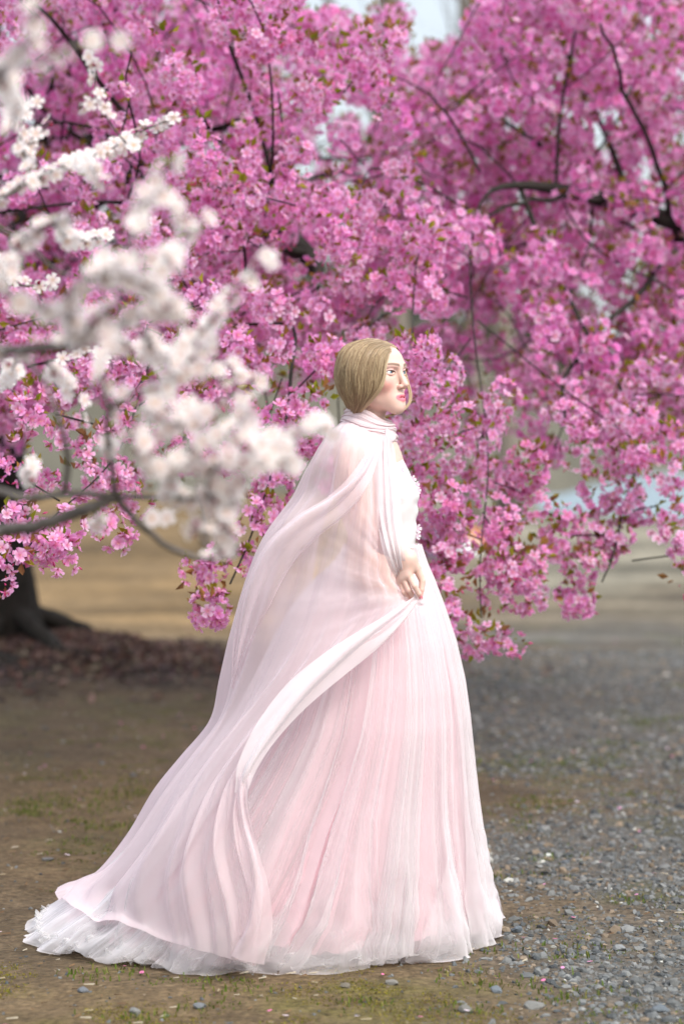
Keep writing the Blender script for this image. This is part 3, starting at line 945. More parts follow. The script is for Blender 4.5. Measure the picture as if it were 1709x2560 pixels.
    bl = Vector(base)
    for j, i in enumerate(top):
        me = variants[int(rg.integers(0, 12))]
        if not me.materials: me.materials.append(M_petal)
        o = bpy.data.objects.new("blossom", me)
        M4 = np.eye(4); M4[:3, :3] = RM[i] * S0[i]; M4[:3, 3] = P0[i] - np.array(bl)
        o.parent = t; o.matrix_local = Matrix(M4.tolist()); COL.objects.link(o)
    VV, FF, CC, k = [], [], [], 0
    var = rg.integers(0, 6, len(P0))
    for lod, T in ((True, FULL), (False, LITE)):
        for v in range(6):
            sel = ~single & (var == v) & ((P0[:, 1] < 8.5) == lod)
            if not sel.any(): continue
            Vt, Ft, Rt = T[v]
            V, F, C = scatter(Vt, Ft, P0[sel], RM[sel], S0[sel, None] * np.ones((1, 3)), blossom_colors(Rt, T0[sel], 'pink'))
            VV.append(V); FF.append(F + k); CC.append(C); k += len(V)
    o = obj("blossoms", mesh_np("blossoms", np.vstack(VV), np.vstack(FF), True, np.vstack(CC)), M_petal, t)
    tag(o, kind="stuff")
    LP, LN = np.vstack(leafP), np.vstack(leafN); m = len(LP)
    T = np.array([(0, 0, 0), (0.25, -.22, .5), (0, .05, 1.0), (-0.25, -.22, .5)], float)
    lc = np.array([(0.20, 0.21, 0.02), (0.28, 0.24, 0.03), (0.30, 0.15, 0.05), (0.22, 0.11, 0.05)])[rg.integers(0, 4, m)] * rg.uniform(0.8, 1.2, (m, 1))
    V, F, C = scatter(T, np.array([[0, 1, 2], [0, 2, 3]]), LP, orient(LN, rg), rg.uniform(0.022, 0.045, (m, 1)) * np.ones((1, 3)), lc)
    tag(obj("young_leaves", mesh_np("young_leaves", V, F, False, C), M_petal, t), kind="stuff")
    BP, BN = np.vstack(budP), np.vstack(budN); m = len(BP)
    T = np.array([(0, 0, 1.0), (.35, 0, 0.1), (-.18, .3, 0.1), (-.18, -.3, .1), (0, 0, -0.9)], float)
    V, F, C = scatter(T, np.array([[0, 1, 2], [0, 2, 3], [0, 3, 1], [4, 2, 1], [4, 3, 2], [4, 1, 3]]), BP, orient(BN, rg), rg.uniform(0.008, 0.013, (m, 1)) * np.ones((1, 3)), np.array((0.72, 0.10, 0.30)) * rg.uniform(0.8, 1.1, (m, 1)))
    tag(obj("buds", mesh_np("buds", V, F, True, C), M_petal, t), kind="stuff")
    return t

# ---- where the two crowns carry blossom
def crown_density(p, rg):
    """share of points kept; the crowns are dense above head height, thin and drooping below"""
    x, y, z = p.T
    sx, sz = x / y, (z - CAM_Z) / y
    px = 854.5 + sx * F_PX; py = 1050 - sz * F_PX
    d = np.ones(len(p))
    top = np.interp(px, [-400, 640, 720, 800, 1000, 1030, 1160, 1210, 1300, 2200], [-900, -900, 0, 60, 45, 140, 120, -40, -900, -900])
    d *= py > top + 40 * fbm(p, 1.5, 2, 61)
    hole = 0.85 * np.exp(-(((px - 1505) / 75) ** 2 + ((py - 330) / 85) ** 2)) + 0.6 * np.exp(-(((px - 1360) / 60) ** 2 + ((py - 230) / 60) ** 2)) + 0.7 * np.exp(-(((px - 115) / 70) ** 2 + ((py - 330) / 50) ** 2)) + 0.6 * np.exp(-(((px - 1620) / 60) ** 2 + ((py - 420) / 90) ** 2)) \
        + 0.9 * np.exp(-(((px - 330) / 45) ** 2 + ((py - 430) / 55) ** 2)) + 0.5 * np.exp(-(((px - 760) / 80) ** 2 + ((py - 640) / 50) ** 2)) + 0.8 * np.exp(-(((px - 690) / 80) ** 2 + ((py - 930) / 70) ** 2))
    d *= np.clip(1 - 1.05 * hole, 0, 1)
    zl = 1.58 + 0.10 * fbm(p, 1.1, 2, 62) - 0.10 * sm(-0.2, -1.0, x) - 0.14 * sm(0.2, 0.8, x)
    low = z < zl
    d = np.where(low, d * np.where(y < 9.5, np.where(x > 0.15, 0.55, 0.30), np.where(x > 0.15, 0.20, 0.05)) * np.clip((z - 1.12) / 0.3, 0, 1), d)
    clump = fbm(p * (1, 0.6, 1), 1.9, 3, 63)
    d *= np.clip(0.50 + 1.25 * clump, np.where(z > 2.0, 0.14, 0.02), 1)
    front = np.interp(px, [-400, 500, 700, 1000, 1200, 1700, 2300], [6.75, 6.9, 7.25, 7.35, 7.9, 8.3, 8.5]) + 0.9 * np.clip(sz / 0.12, 0, 1) + 0.35 * fbm(p, 0.9, 2, 64)
    d *= y > front
    d *= np.interp(y - front, [0, 1.2, 3.0, 6.0], [1.0, 0.85, 0.62, 0.55])
    d *= ~((np.hypot(x - 0.1, y - 6.6) < 0.55) & (z < 1.8))
    return rg.uniform(0, 1, len(p)) < d

def crown_points(n, ylo, yhi, seed):
    rg = np.random.default_rng(seed)
    out_ = []
    tot = 0
    while tot < n:
        y = rg.uniform(ylo, yhi, 4000)
        hw = 0.1414 * y * 1.12 + 0.25
        x = rg.uniform(-1, 1, 4000) * hw; z = rg.uniform(1.1, CAM_Z + 0.19 * y + 0.15, 4000)
        p = np.stack([x, y, z], 1)
        w = rg.uniform(0, 1, 4000) < (y / yhi) ** 2          # even in space
        p = p[w]; p = p[crown_density(p, rg)]
        out_.append(p); tot += len(p)
    return np.vstack(out_)[:n]

allp = crown_points(4300, 6.7, 13.2, 91)
tips_left = [(55, 1370, 6.75), (150, 1375, 6.75), (120, 1350, 6.8), (175, 1305, 6.9), (290, 1325, 7.0), (60, 1290, 6.9), (10, 1300, 6.8), (0, 1430, 6.7), (100, 1190, 7.0), (200, 1190, 7.0), (40, 1120, 7.0), (150, 1080, 7.0), (250, 1100, 7.1), (330, 1060, 7.1), (60, 1010, 7.0),
             (170, 1000, 7.1), (290, 1180, 7.1), (340, 1250, 7.2), (530, 1512, 7.15), (515, 1508, 7.2), (525, 1420, 7.2), (545, 1380, 7.2), (640, 1385, 7.2), (620, 1330, 7.25), (660, 1270, 7.25), (690, 1210, 7.3), (640, 1180, 7.3), (720, 1160, 7.3), (620, 1080, 7.2), (700, 1040, 7.2), (760, 1010, 7.25), (800, 990, 7.25), (740, 1100, 7.3), (780, 1080, 7.3), (660, 990, 7.2), (480, 1000, 7.2), (450, 930, 7.2), (550, 960, 7.2), (400, 1010, 7.1), (470, 1090, 7.2), (560, 1130, 7.3), (200, 900, 7.1), (330, 880, 7.2), (590, 860, 7.3), (820, 900, 7.4), (700, 860, 7.4), (650, 910, 7.6)]
tips_right = [(1060, 890, 7.3), (1020, 860, 7.35), (1100, 930, 7.4), (1130, 1000, 7.6), (1150, 1040, 7.6), (1060, 1010, 7.5), (1030, 960, 7.45), (1090, 1080, 7.6), (1040, 1090, 7.5), (1060, 1130, 7.6), (1120, 1130, 7.7), (1240, 1010, 7.9), (1260, 980, 8.0), (1200, 1090, 7.9), (1220, 1060, 8.0), (1330, 1130, 8.0), (1340, 1180, 8.0), (1310, 1160, 8.0), (1300, 1200, 8.05), (1345, 1255, 8.1), (1180, 1150, 8.2), (1190, 1200, 8.2), (1230, 1190, 8.3),
              (1420, 1290, 8.1), (1390, 1340, 8.1), (1410, 1320, 8.15), (1480, 1320, 8.2), (1520, 1350, 8.2), (1540, 1330, 8.2), (1430, 1395, 8.1), (1460, 1410, 8.1), (1435, 1490, 8.1), (1445, 1500, 8.15), (1470, 1250, 8.2), (1490, 1220, 8.2), (1570, 1240, 8.2), (1585, 1275, 8.2), (1550, 1225, 8.25), (1650, 1320, 8.0), (1690, 1350, 8.0), (1680, 1280, 8.1), (1705, 1440, 8.0), (1600, 1130, 8.1), (1660, 1180, 8.1), (1700, 1230, 8.1), (1540, 1150, 8.2), (1450, 1060, 8.1), (1490, 1080, 8.1), (1550, 1040, 8.2), (1400, 1020, 8.2), (1620, 1050, 8.2), (1680, 1080, 8.2), (1440, 1130, 8.2),
              (1075, 1260, 7.6), (1110, 1240, 7.6), (1060, 1200, 7.6), (1150, 1290, 7.7), (1120, 1320, 7.7), (1080, 1330, 7.7), (1250, 1260, 8.0), (1240, 1310, 7.9), (1230, 1340, 7.9), (1100, 1390, 7.7), (1070, 1380, 7.7), (1140, 1380, 7.75), (1190, 1400, 7.8), (1240, 1400, 7.8), (1290, 1395, 7.85), (1330, 1410, 7.9), (1260, 1430, 7.8), (1200, 1440, 7.8), (1130, 1440, 7.7), (1090, 1440, 7.7), (1110, 1480, 7.65), (1240, 1480, 7.8), (1290, 1490, 7.85), (1330, 1490, 7.9), (1130, 1545, 7.6), (1210, 1570, 7.75), (1245, 1595, 7.75), (1285, 1600, 7.8), (1200, 1590, 7.75), (1140, 1555, 7.65), (1120, 1510, 7.65), (1330, 1385, 7.9), (1160, 1250, 7.7), (1040, 1290, 7.7)]
jit = np.random.default_rng(5)
TL = np.array([P(*q) for q in tips_left]); TR = np.array([P(*q) for q in tips_right])
TLs = np.vstack([TL, TL[::2] + jit.normal(0, 0.04, TL[::2].shape)]); TRs = np.vstack([TR, TR[::3] + jit.normal(0, 0.04, TR[::3].shape)])
isA = allp[:, 0] < 0.10 + 0.25 * np.sin(allp[:, 1] * 1.3) + 0.02 * (allp[:, 1] - 7)
cA = np.vstack([allp[isA], TLs]); sA = np.concatenate([np.ones(isA.sum()), np.full(len(TLs), 0.85)])
cB = np.vstack([allp[~isA], TRs]); sB = np.concatenate([np.ones((~isA).sum()), np.full(len(TRs), 0.85)])
# main limbs of the left tree: trunk, then limbs that lean out towards the right and the front
pathA = [(TRUNK[0], TRUNK[1], 0.05), (-1.93, 13.38, 0.3), (-1.94, 13.32, 0.65), (-1.93, 13.2, 1.0), (-1.92, 13.0, 1.35), (-1.80, 12.7, 1.75), (-1.65, 12.3, 2.1), (-1.5, 11.8, 2.35), (-1.3, 11.2, 2.5), (-1.1, 10.5, 2.6), P(400, 400, 9.9), P(560, 475, 9.6), P(690, 565, 9.4), P(780, 635, 9.2), P(850, 700, 9.1)]
grow_tree("cherry_tree", (TRUNK[0], TRUNK[1], 0), pathA, cA, "pink blossoming cherry tree whose dark trunk stands among roots behind white twigs", "cherry trees in pink blossom", 0.0022, 0.235, 31, limbs=[([(-1.70, 12.4, 2.0), P(130, 330, 11.6), P(135, 215, 11.2), P(230, 90, 10.8), P(300, -40, 10.5)], .10, .035), ([(-1.5, 11.8, 2.35), P(250, 470, 11.0), P(350, 425, 10.6), P(470, 330, 10.3), P(620, 300, 10.0)], .085, .02), ([(-1.3, 11.2, 2.5), P(330, 470, 10.4), P(420, 520, 10.0), P(500, 640, 9.6), P(560, 760, 9.3)], .05, .012)], roots=True, sizes=sA)
pathB = [(3.3, 11.2, 0.0), (3.28, 11.15, 0.4), (3.2, 11.1, 0.8), (3.05, 11.0, 1.2), (2.8, 10.8, 1.6), (2.45, 10.5, 1.95), (2.1, 10.2, 2.10), (P(1709, 600, 10.0)), (P(1600, 530, 9.9)), (P(1480, 478, 9.7)), (P(1390, 462, 9.5)), (P(1300, 470, 9.3)), (P(1200, 430, 9.1))]
grow_tree("cherry_tree", (3.3, 11.2, 0), pathB, cB, "pink blossoming cherry tree reaching in from the right with drooping twigs above the path", "cherry trees in pink blossom", 0.0022, 0.085, 32, limbs=[([P(1600, 530, 9.9), P(1480, 500, 9.6), P(1330, 500, 9.3), P(1160, 560, 9.0)], .015, .005), ([P(1690, 590, 10.0), P(1640, 400, 9.6), P(1560, 230, 9.3), P(1500, 60, 9.0)], .013, .005), ([P(1690, 620, 9.9), P(1560, 760, 9.2), P(1420, 930, 8.7), P(1400, 1060, 8.4)], .014, .005)], side_r=0.014, sizes=sB)
# ================================================================== white plum tree in front
PB = P(-190, 1280, 3.5)
plum = thing("plum_tree", (PB[0], 3.5, 0), "white blossoming plum tree whose blurred grey branches reach in from the left, nearest the camera", "tree")
tr = [(PB[0] - .02, 3.5, -.02), (PB[0], 3.5, .3), (PB[0] + .03, 3.52, .7), (PB[0] + .01, 3.54, 1.0), (PB[0] - .03, 3.5, 1.35), (PB[0] - .12, 3.45, 1.8), (PB[0] - .2, 3.4, 2.3)]
V, F = tube(catmull(tr, 30), np.linspace(.085, .035, 30) * (1 + .5 * np.exp(-np.linspace(0, 14, 30))), 14, True, .05, 2)
obj("trunk", mesh_np("trunk", V, F), M_twig, plum)
tx = PB[0]
def T_(z): return (tx - 0.02, 3.5, z)
# (points as px, py, distance or as world xyz), radii start..end, spacing of flowers in m (0 = bare), share of the branch that carries them
plum_branches = [
    ([T_(1.10), (-60, 1350, 3.52), (100, 1312, 3.55), (230, 1268, 3.58), (290, 1240, 3.6)], .0130, .0100, 0, 0),
    ([(290, 1240, 3.6), (345, 1308, 3.68), (430, 1370, 3.74), (540, 1398, 3.78), (600, 1360, 3.7)], .0075, .0035, .030, .72),
    ([T_(1.22), (-60, 1225, 3.4), (60, 1245, 3.42), (160, 1232, 3.5), (290, 1240, 3.6)], .0085, .0065, 0, 0),
    ([(290, 1240, 3.6), (272, 1120, 3.5), (274, 1030, 3.42), (330, 985, 3.4), (430, 948, 3.38)], .0060, .0030, .034, .62),
    ([(274, 1030, 3.42), (262, 980, 3.4), (255, 920, 3.5), (275, 870, 3.6), (300, 850, 3.62)], .0045, .0025, .026, .25),
    ([(160, 1232, 3.5), (168, 1130, 3.45), (140, 1030, 3.4), (110, 950, 3.45), (50, 880, 3.5)], .0065, .0035, 0, 0),
    ([T_(1.45), (-60, 885, 3.2), (100, 870, 3.1), (210, 855, 3.05), (330, 800, 3.0), (430, 770, 3.0)], .0115, .0045, .036, .45),
    ([(290, 1240, 3.6), (420, 1245, 3.45), (520, 1240, 3.3), (590, 1205, 3.22), (650, 1160, 3.2)], .0055, .0028, .024, .45),
    ([(430, 948, 3.38), (470, 930, 3.4), (520, 920, 3.4), (560, 965, 3.38), (610, 1020, 3.4)], .0032, .0020, .024, .0),
    ([(430, 948, 3.38), (390, 1010, 3.3), (430, 1060, 3.25), (510, 1040, 3.2), (560, 1000, 3.2)], .0035, .0022, .021, .15),
    ([(420, 1245, 3.45), (430, 1180, 3.3), (470, 1130, 3.2), (510, 1100, 3.15), (555, 1085, 3.15)], .0040, .0022, .022, .1),
    ([(520, 1240, 3.3), (560, 1290, 3.25), (570, 1335, 3.25), (540, 1380, 3.3)], .0035, .0020, .020, .05),
    ([(520, 1240, 3.3), (520, 1190, 3.2), (560, 1150, 3.15), (610, 1140, 3.15)], .0035, .0020, .021, .05),
    ([(350, 1060, 3.3), (340, 1120, 3.2), (370, 1165, 3.2), (400, 1180, 3.2)], .0030, .0020, .022, .1),
    ([(650, 1160, 3.2), (690, 1130, 3.25), (735, 1090, 3.3), (765, 1060, 3.35)], .0028, .0015, .021, .1),
    ([(330, 800, 3.0), (420, 905, 3.3), (470, 860, 3.35), (540, 790, 3.38), (610, 705, 3.4), (680, 630, 3.42)], .0040, .0015, .0185, .22),
    ([(210, 855, 3.05), (170, 790, 2.85), (180, 720, 2.75), (240, 690, 2.75), (320, 690, 2.8)], .0060, .0030, .021, .15),
    ([(170, 790, 2.85), (90, 760, 2.7), (20, 740, 2.65), (-40, 700, 2.6)], .0050, .0030, .024, .1),
    ([(320, 690, 2.8), (380, 720, 2.85), (430, 760, 2.95), (450, 800, 3.0)], .0032, .0020, .021, .1),
    ([(240, 690, 2.75), (330, 640, 2.9), (400, 665, 3.0), (450, 690, 3.05)], .0032, .0020, .023, .1),
    ([(210, 855, 3.05), (230, 800, 2.9), (290, 770, 2.9), (370, 790, 2.95)], .0040, .0025, .022, .1),
    ([(400, 665, 3.0), (440, 620, 3.2), (480, 575, 3.25), (510, 545, 3.3)], .0028, .0018, .020, .25),
    ([(330, 640, 2.9), (335, 560, 2.95), (380, 480, 3.0), (440, 395, 3.0)], .0035, .0018, .0185, .28),
    ([T_(1.75), (-60, 690, 3.6), (60, 600, 3.6), (130, 560, 3.4), (220, 540, 3.2)], .0070, .0030, .034, .55),
    ([T_(1.80), (-30, 545, 3.9), (60, 600, 3.9), (120, 660, 4.0), (180, 690, 4.0)], .0050, .0025, 0, 0),
    ([T_(1.90), (-60, 500, 4.2), (80, 450, 4.5), (180, 410, 4.8), (260, 380, 5.0), (330, 340, 5.15), (400, 308, 5.2), (488, 288, 5.25)], .0065, .0014, .0180, .62),
    ([(260, 380, 5.0), (285, 372, 5.05), (320, 362, 5.0), (352, 380, 5.0)], .0025, .0014, .018, .0),
    ([(180, 410, 4.8), (200, 395, 4.6), (235, 430, 4.2), (250, 455, 4.1)], .0025, .0014, .020, .4),
    ([(80, 450, 4.5), (60, 380, 4.7), (50, 320, 4.75), (75, 280, 4.8), (100, 240, 4.8)], .0035, .0016, .021, .2),
    ([(60, 380, 4.7), (100, 335, 4.8), (130, 300, 4.8)], .0022, .0014, .022, .1),
    ([(320, 362, 5.0), (275, 310, 4.95), (245, 240, 4.9), (238, 180, 4.9), (232, 140, 4.9)], .0024, .0012, .022, .38),
    ([(245, 240, 4.9), (215, 255, 4.85), (195, 270, 4.85)], .0018, .0012, .020, .0),
    ([T_(2.15), (-70, 200, 2.75), (10, 170, 2.7), (70, 110, 2.65), (90, 40, 2.6), (70, -40, 2.6)], .0070, .0035, .020, .2),
    ([(10, 170, 2.7), (70, 165, 2.75), (130, 140, 2.85), (200, 110, 2.95), (320, 85, 3.0)], .0035, .0018, .036, .2),
    ([(10, 170, 2.7), (20, 220, 3.2), (40, 260, 3.5), (30, 330, 3.8)], .003, .002, .024, .1),
    ([(60, 600, 3.6), (30, 640, 3.5), (10, 690, 3.4), (30, 740, 3.4)], .003, .002, .026, .1),
    ([(130, 560, 3.4), (180, 600, 4.6), (220, 600, 5.0), (270, 590, 5.2)], .0024, .0014, .020, .45),
    ([(-40, 620, 5.0), (20, 690, 5.2), (70, 715, 5.25), (130, 700, 5.3)], .0032, .0016, .026, .1),
    ([(50, 880, 3.5), (30, 930, 4.8), (15, 965, 5.3), (50, 985, 5.35)], .0022, .0013, .020, .55),
    ([(160, 905, 5.3), (185, 900, 5.3), (230, 880, 5.35), (260, 905, 5.4)], .0018, .0012, .024, .0),
    ([(100, 1240, 3.5), (70, 1200, 4.0), (80, 1165, 4.2), (100, 1155, 4.2)], .0022, .0014, .020, .75),
    ([(230, 1268, 3.58), (255, 1310, 3.7), (268, 1325, 3.7)], .0020, .0014, .030, .8),
    ([(345, 1308, 3.68), (370, 1290, 3.7), (400, 1285, 3.75), (430, 1300, 3.75)], .0020, .0014, .022, .3),
    ([(300, 850, 3.62), (350, 880, 3.7), (390, 900, 3.8), (430, 880, 3.9)], .0024, .0014, .022, .1),
    ([(100, 870, 3.1), (140, 930, 4.0), (200, 1000, 4.5), (250, 1080, 4.5)], .0026, .0014, .050, .5),
    ([(520, 920, 3.4), (555, 905, 3.5), (590, 930, 3.55), (640, 960, 3.6)], .0020, .0012, .022, .6),
]
rg = np.random.default_rng(77)
for k in range(40):                       # short flowering spurs off the nearest boughs
    a = plum_branches[(16, 3, 9, 10, 18, 11, 12, 13, 7, 20, 6, 14, 22, 15)[k % 14]][0]
    q = a[min(len(a) - 1, 1 + int(rg.integers(0, 4)))]
    if abs(q[0]) < 5: continue
    e = (q[0] + rg.uniform(-100, 100), q[1] + rg.uniform(-100, 80), q[2] + rg.uniform(-.1, .25))
    plum_branches.append(([q, ((q[0] + e[0]) / 2 + rg.uniform(-12, 12), (q[1] + e[1]) / 2 + rg.uniform(-12, 12), (q[2] + e[2]) / 2), e], .0024, .0013, .021, .15))
def W(q): return P(q[0], q[1], 6.4 - (6.4 - q[2]) * 0.79) if abs(q[0]) > 5 or abs(q[1]) > 10 else np.array(q)
PV = []
for v in range(8):
    Vt, Ft, Rt = blossom_template(True, 100 + v)
    # rounder petals, longer stamens
    Vt = Vt * (1.0, 1.0, 0.45)
    tint = np.array([(0.90, 0.89, 0.885), (0.90, 0.885, 0.89), (0.90, 0.86, 0.88), (0.90, 0.90, 0.885)])[v % 4]
    me = mesh_np("blossom", Vt, Ft, True, blossom_colors(Rt, tint[None], 'white')[0]); me.materials.append(M_plum); PV.append(me)
fl_p, fl_n, fl_s = [], [], []
budV = MB()
bl = np.array((PB[0], 3.5, 0.0))
for pts, r0, r1, sp, s0 in plum_branches:
    p3 = np.array([W(q) for q in pts])
    L = np.linalg.norm(np.diff(p3, axis=0), axis=1).sum()
    n = max(12, int(L / 0.02))
    c = catmull(p3, n)
    c[1:-1] += rg.normal(0, 0.0012, c[1:-1].shape)
    V, F = tube(c, np.linspace(r0, r1, n), 7, True, 0.05, int(n))
    obj("branch", mesh_np("branch", V, F), M_twig, plum)
    if sp <= 0: continue
    seg = np.linalg.norm(np.diff(c, axis=0), axis=1); cum = np.concatenate([[0], np.cumsum(seg)])
    k = 0
    d = s0 * L
    while d < L + sp * .5:
        q = np.array([np.interp(min(d, L), cum, c[:, j]) for j in range(3)])
        i = min(n - 2, int(np.searchsorted(cum, min(d, L * .999)))); t = c[min(n - 1, i + 1)] - c[max(0, i - 1)]; t /= np.linalg.norm(t) + 1e-9
        for _ in range(1 + (rg.uniform() < 0.4)):
            v = rg.normal(size=3); v -= t * v.dot(t); v /= np.linalg.norm(v)
            v[2] += 0.1
            fl_p.append(q + v * rg.uniform(0.007, 0.012)); fl_n.append(v + rg.normal(0, 0.3, 3) + np.array((0, -0.75, 0.25))); fl_s.append(rg.uniform(0.0170, 0.0196))
        if rg.uniform() < 0.45:
            v = rg.normal(size=3); v -= t * v.dot(t); v /= np.linalg.norm(v)
            Vb, Fb = ball(q + v * 0.009, 0.0045, 8, 6) if False else tube([q + v * .003, q + v * .007, q + v * .012, q + v * .015], [.0016, .0042, .0040, .0008], 6)
            budV.add(Vb, Fb, (0.34, 0.045, 0.09) if rg.uniform() < .6 else (0.80, 0.70, 0.74))
        d += sp * rg.uniform(1.1, 1.5)
fl_p, fl_n, fl_s = np.array(fl_p), np.array(fl_n), np.array(fl_s)
R_ = orient(fl_n, rg)
order = np.argsort(-fl_s / fl_p[:, 1] - 10.0 * ((proj(fl_p)[0] > -20) & (proj(fl_p)[1] > -20)))
for i in order[:300]:
    o = bpy.data.objects.new("blossom", PV[int(rg.integers(0, 8))])
    M4 = np.eye(4); M4[:3, :3] = R_[i] * fl_s[i]; M4[:3, 3] = fl_p[i] - bl
    o.parent = plum; o.matrix_local = Matrix(M4.tolist()); COL.objects.link(o)
rest = order[300:]
if len(rest):
    Vt, Ft, Rt = blossom_template(True, 103); Vt = Vt * (1, 1, .45)
    V, F, C = scatter(Vt, Ft, fl_p[rest], R_[rest], fl_s[rest, None] * np.ones((1, 3)), blossom_colors(Rt, np.tile(np.array((0.89, 0.87, 0.875)), (len(rest), 1)), 'white'))
    tag(obj("blossoms", mesh_np("blossoms", V, F, True, C), M_plum, plum), kind="stuff")
tag(obj("buds", budV.mesh("buds"), M_plum, plum), kind="stuff")
print("PLUM FLOWERS", len(fl_p))
# ================================================================== the woman
BASE = Vector((0.06, 6.5, 0.0))
person = thing("person", BASE, "blonde woman in a pale pink tulle gown and sheer trailing cape, glancing sideways", "person")

class SDF:
    def __init__(s, axes):
        s.ax = [np.asarray(a, float) for a in axes]
        s.n = np.array([len(a) for a in axes]); s.h = 0.004
        s.d = np.full(s.n, 0.5, np.float32)
    def _box(s, lo, hi):
        a = [max(0, int(np.searchsorted(s.ax[k], lo[k])) - 1) for k in range(3)]
        b = [min(s.n[k], int(np.searchsorted(s.ax[k], hi[k])) + 1) for k in range(3)]
        ax = [s.ax[k][a[k]:b[k]].astype(np.float32) for k in range(3)]
        return tuple(slice(a[k], b[k]) for k in range(3)), np.meshgrid(*ax, indexing='ij', sparse=True)
    def _mix(s, sl, d, k, sub):
        c = s.d[sl]
        if sub:
            d = -d
            hh = np.clip(0.5 - 0.5 * (d - c) / k, 0, 1) if k > 0 else None
            s.d[sl] = np.maximum(c, d) if k <= 0 else (d * (1 - hh) + c * hh + k * hh * (1 - hh))
        else:
            hh = np.clip(0.5 + 0.5 * (d - c) / k, 0, 1)
            s.d[sl] = d * (1 - hh) + c * hh - k * hh * (1 - hh)
    def ell(s, c, r, R=None, k=0.01, sub=False):
        """ellipsoid; R rows are its local axes"""
        c = np.array(c, float); r = np.array(r, float)
        m = max(r) + 2.5 * k + 2 * s.h
        sl, (X, Y, Z) = s._box(c - m, c + m)
        X, Y, Z = X - c[0], Y - c[1], Z - c[2]
        if R is None: R = np.eye(3)
        q = [(R[i][0] * X + R[i][1] * Y + R[i][2] * Z) / r[i] for i in range(3)]
        k0 = np.sqrt(q[0] ** 2 + q[1] ** 2 + q[2] ** 2)
        k1 = np.sqrt((q[0] / r[0]) ** 2 + (q[1] / r[1]) ** 2 + (q[2] / r[2]) ** 2) + 1e-9
        s._mix(sl, (k0 * (k0 - 1) / k1).astype(np.float32), k, sub)
    def cap(s, a, b, ra, rb, k=0.01, sub=False):
        a = np.array(a, float); b = np.array(b, float)
        m = max(ra, rb) + 2.5 * k + 2 * s.h
        sl, (X, Y, Z) = s._box(np.minimum(a, b) - m, np.maximum(a, b) + m)
        ab = b - a; L = ab.dot(ab) + 1e-12
        t = np.clip(((X - a[0]) * ab[0] + (Y - a[1]) * ab[1] + (Z - a[2]) * ab[2]) / L, 0, 1)
        d = np.sqrt((X - a[0] - t * ab[0]) ** 2 + (Y - a[1] - t * ab[1]) ** 2 + (Z - a[2] - t * ab[2]) ** 2) - (ra + (rb - ra) * t)
        s._mix(sl, d.astype(np.float32), k, sub)
    def chain(s, pts, rad, k=0.006):
        for i in range(len(pts) - 1):
            s.cap(pts[i], pts[i + 1], rad[i], rad[i + 1], k)
    def mesh(s):
        d = s.d; n = s.n
        neg = d < 0
        c = np.zeros(n - 1, np.uint8)
        offs = [(i, j, k) for i in (0, 1) for j in (0, 1) for k in (0, 1)]
        for i, j, k in offs:
            c += neg[i:n[0] - 1 + i, j:n[1] - 1 + j, k:n[2] - 1 + k]
        idx = np.argwhere((c > 0) & (c < 8))
        del c
        val = np.stack([d[idx[:, 0] + i, idx[:, 1] + j, idx[:, 2] + k] for i, j, k in offs], 1)
        pos = np.zeros((len(idx), 3)); cnt = np.zeros(len(idx))
        O = np.array(offs, float)
        for a in range(8):
            for b in range(a + 1, 8):
                if abs(O[a] - O[b]).sum() != 1: continue
                m = (val[:, a] < 0) != (val[:, b] < 0)
                t = val[m, a] / (val[m, a] - val[m, b])
                pos[m] += O[a] + t[:, None] * (O[b] - O[a]); cnt[m] += 1
        g = idx + pos / cnt[:, None]
        V = np.stack([np.interp(g[:, k], np.arange(s.n[k]), s.ax[k]) for k in range(3)], 1)
        vid = np.full(n - 1, -1, np.int32)
        vid[idx[:, 0], idx[:, 1], idx[:, 2]] = np.arange(len(idx))
        F = []
        for ax in range(3):
            sa = [slice(None)] * 3; sb = [slice(None)] * 3
            sa[ax] = slice(0, n[ax] - 1); sb[ax] = slice(1, n[ax])
            e = np.argwhere(neg[tuple(sa)] != neg[tuple(sb)])
            u, v = (ax + 1) % 3, (ax + 2) % 3
            ok = (e[:, u] > 0) & (e[:, v] > 0) & (e[:, u] < n[u] - 1) & (e[:, v] < n[v] - 1)
            e = e[ok]
            inside = neg[e[:, 0], e[:, 1], e[:, 2]]
            q = []
            for du, dv in ((-1, -1), (0, -1), (0, 0), (-1, 0)):
                f = e.copy(); f[:, u] += du; f[:, v] += dv
                q.append(vid[f[:, 0], f[:, 1], f[:, 2]])
            q = np.stack(q, 1)
            q[~inside] = q[~inside][:, ::-1]
            F.append(q[(q >= 0).all(1)])
        return V, np.vstack(F)

# head frame: F forward, S towards her right (the near side), U up
YAW = math.radians(54)
hF = np.array((math.sin(YAW), -math.cos(YAW), 0.0))
hS = np.array((-math.cos(YAW), -math.sin(YAW), 0.0))
hU = np.array((0.0, 0.0, 1.0))
_tilt = math.radians(2)                      # chin very slightly lifted
hF, hU = hF * math.cos(_tilt) + hU * math.sin(_tilt), hU * math.cos(_tilt) - hF * math.sin(_tilt)
HC = P(934, 934, 6.5)
hR = [hF, hS, hU]
def H(f, s, u): return HC + f * hF + s * hS + u * hU

def axis(lo, hi, fine, h0=0.0070, h1=0.00165):
    """grid lines, closer together inside the fine spans (face and hands)"""
    out_, x = [lo], lo
    while x < hi:
        x += h1 if any(a <= x < b for a, b in fine) else h0
        out_.append(x)
    return np.array(out_)
B = SDF([axis(-0.30, 0.40, [(0.10, 0.222)]), axis(6.13, 6.95, [(6.15, 6.24), (6.38, 6.60)]), axis(-0.02, 1.68, [(0.87, 0.995), (1.385, 1.545)])])
# --- torso, neck, shoulders
neck0, neck1 = H(-0.02, 0, -0.06), P(918, 1092, 6.5)
chest = P(925, 1205, 6.51)
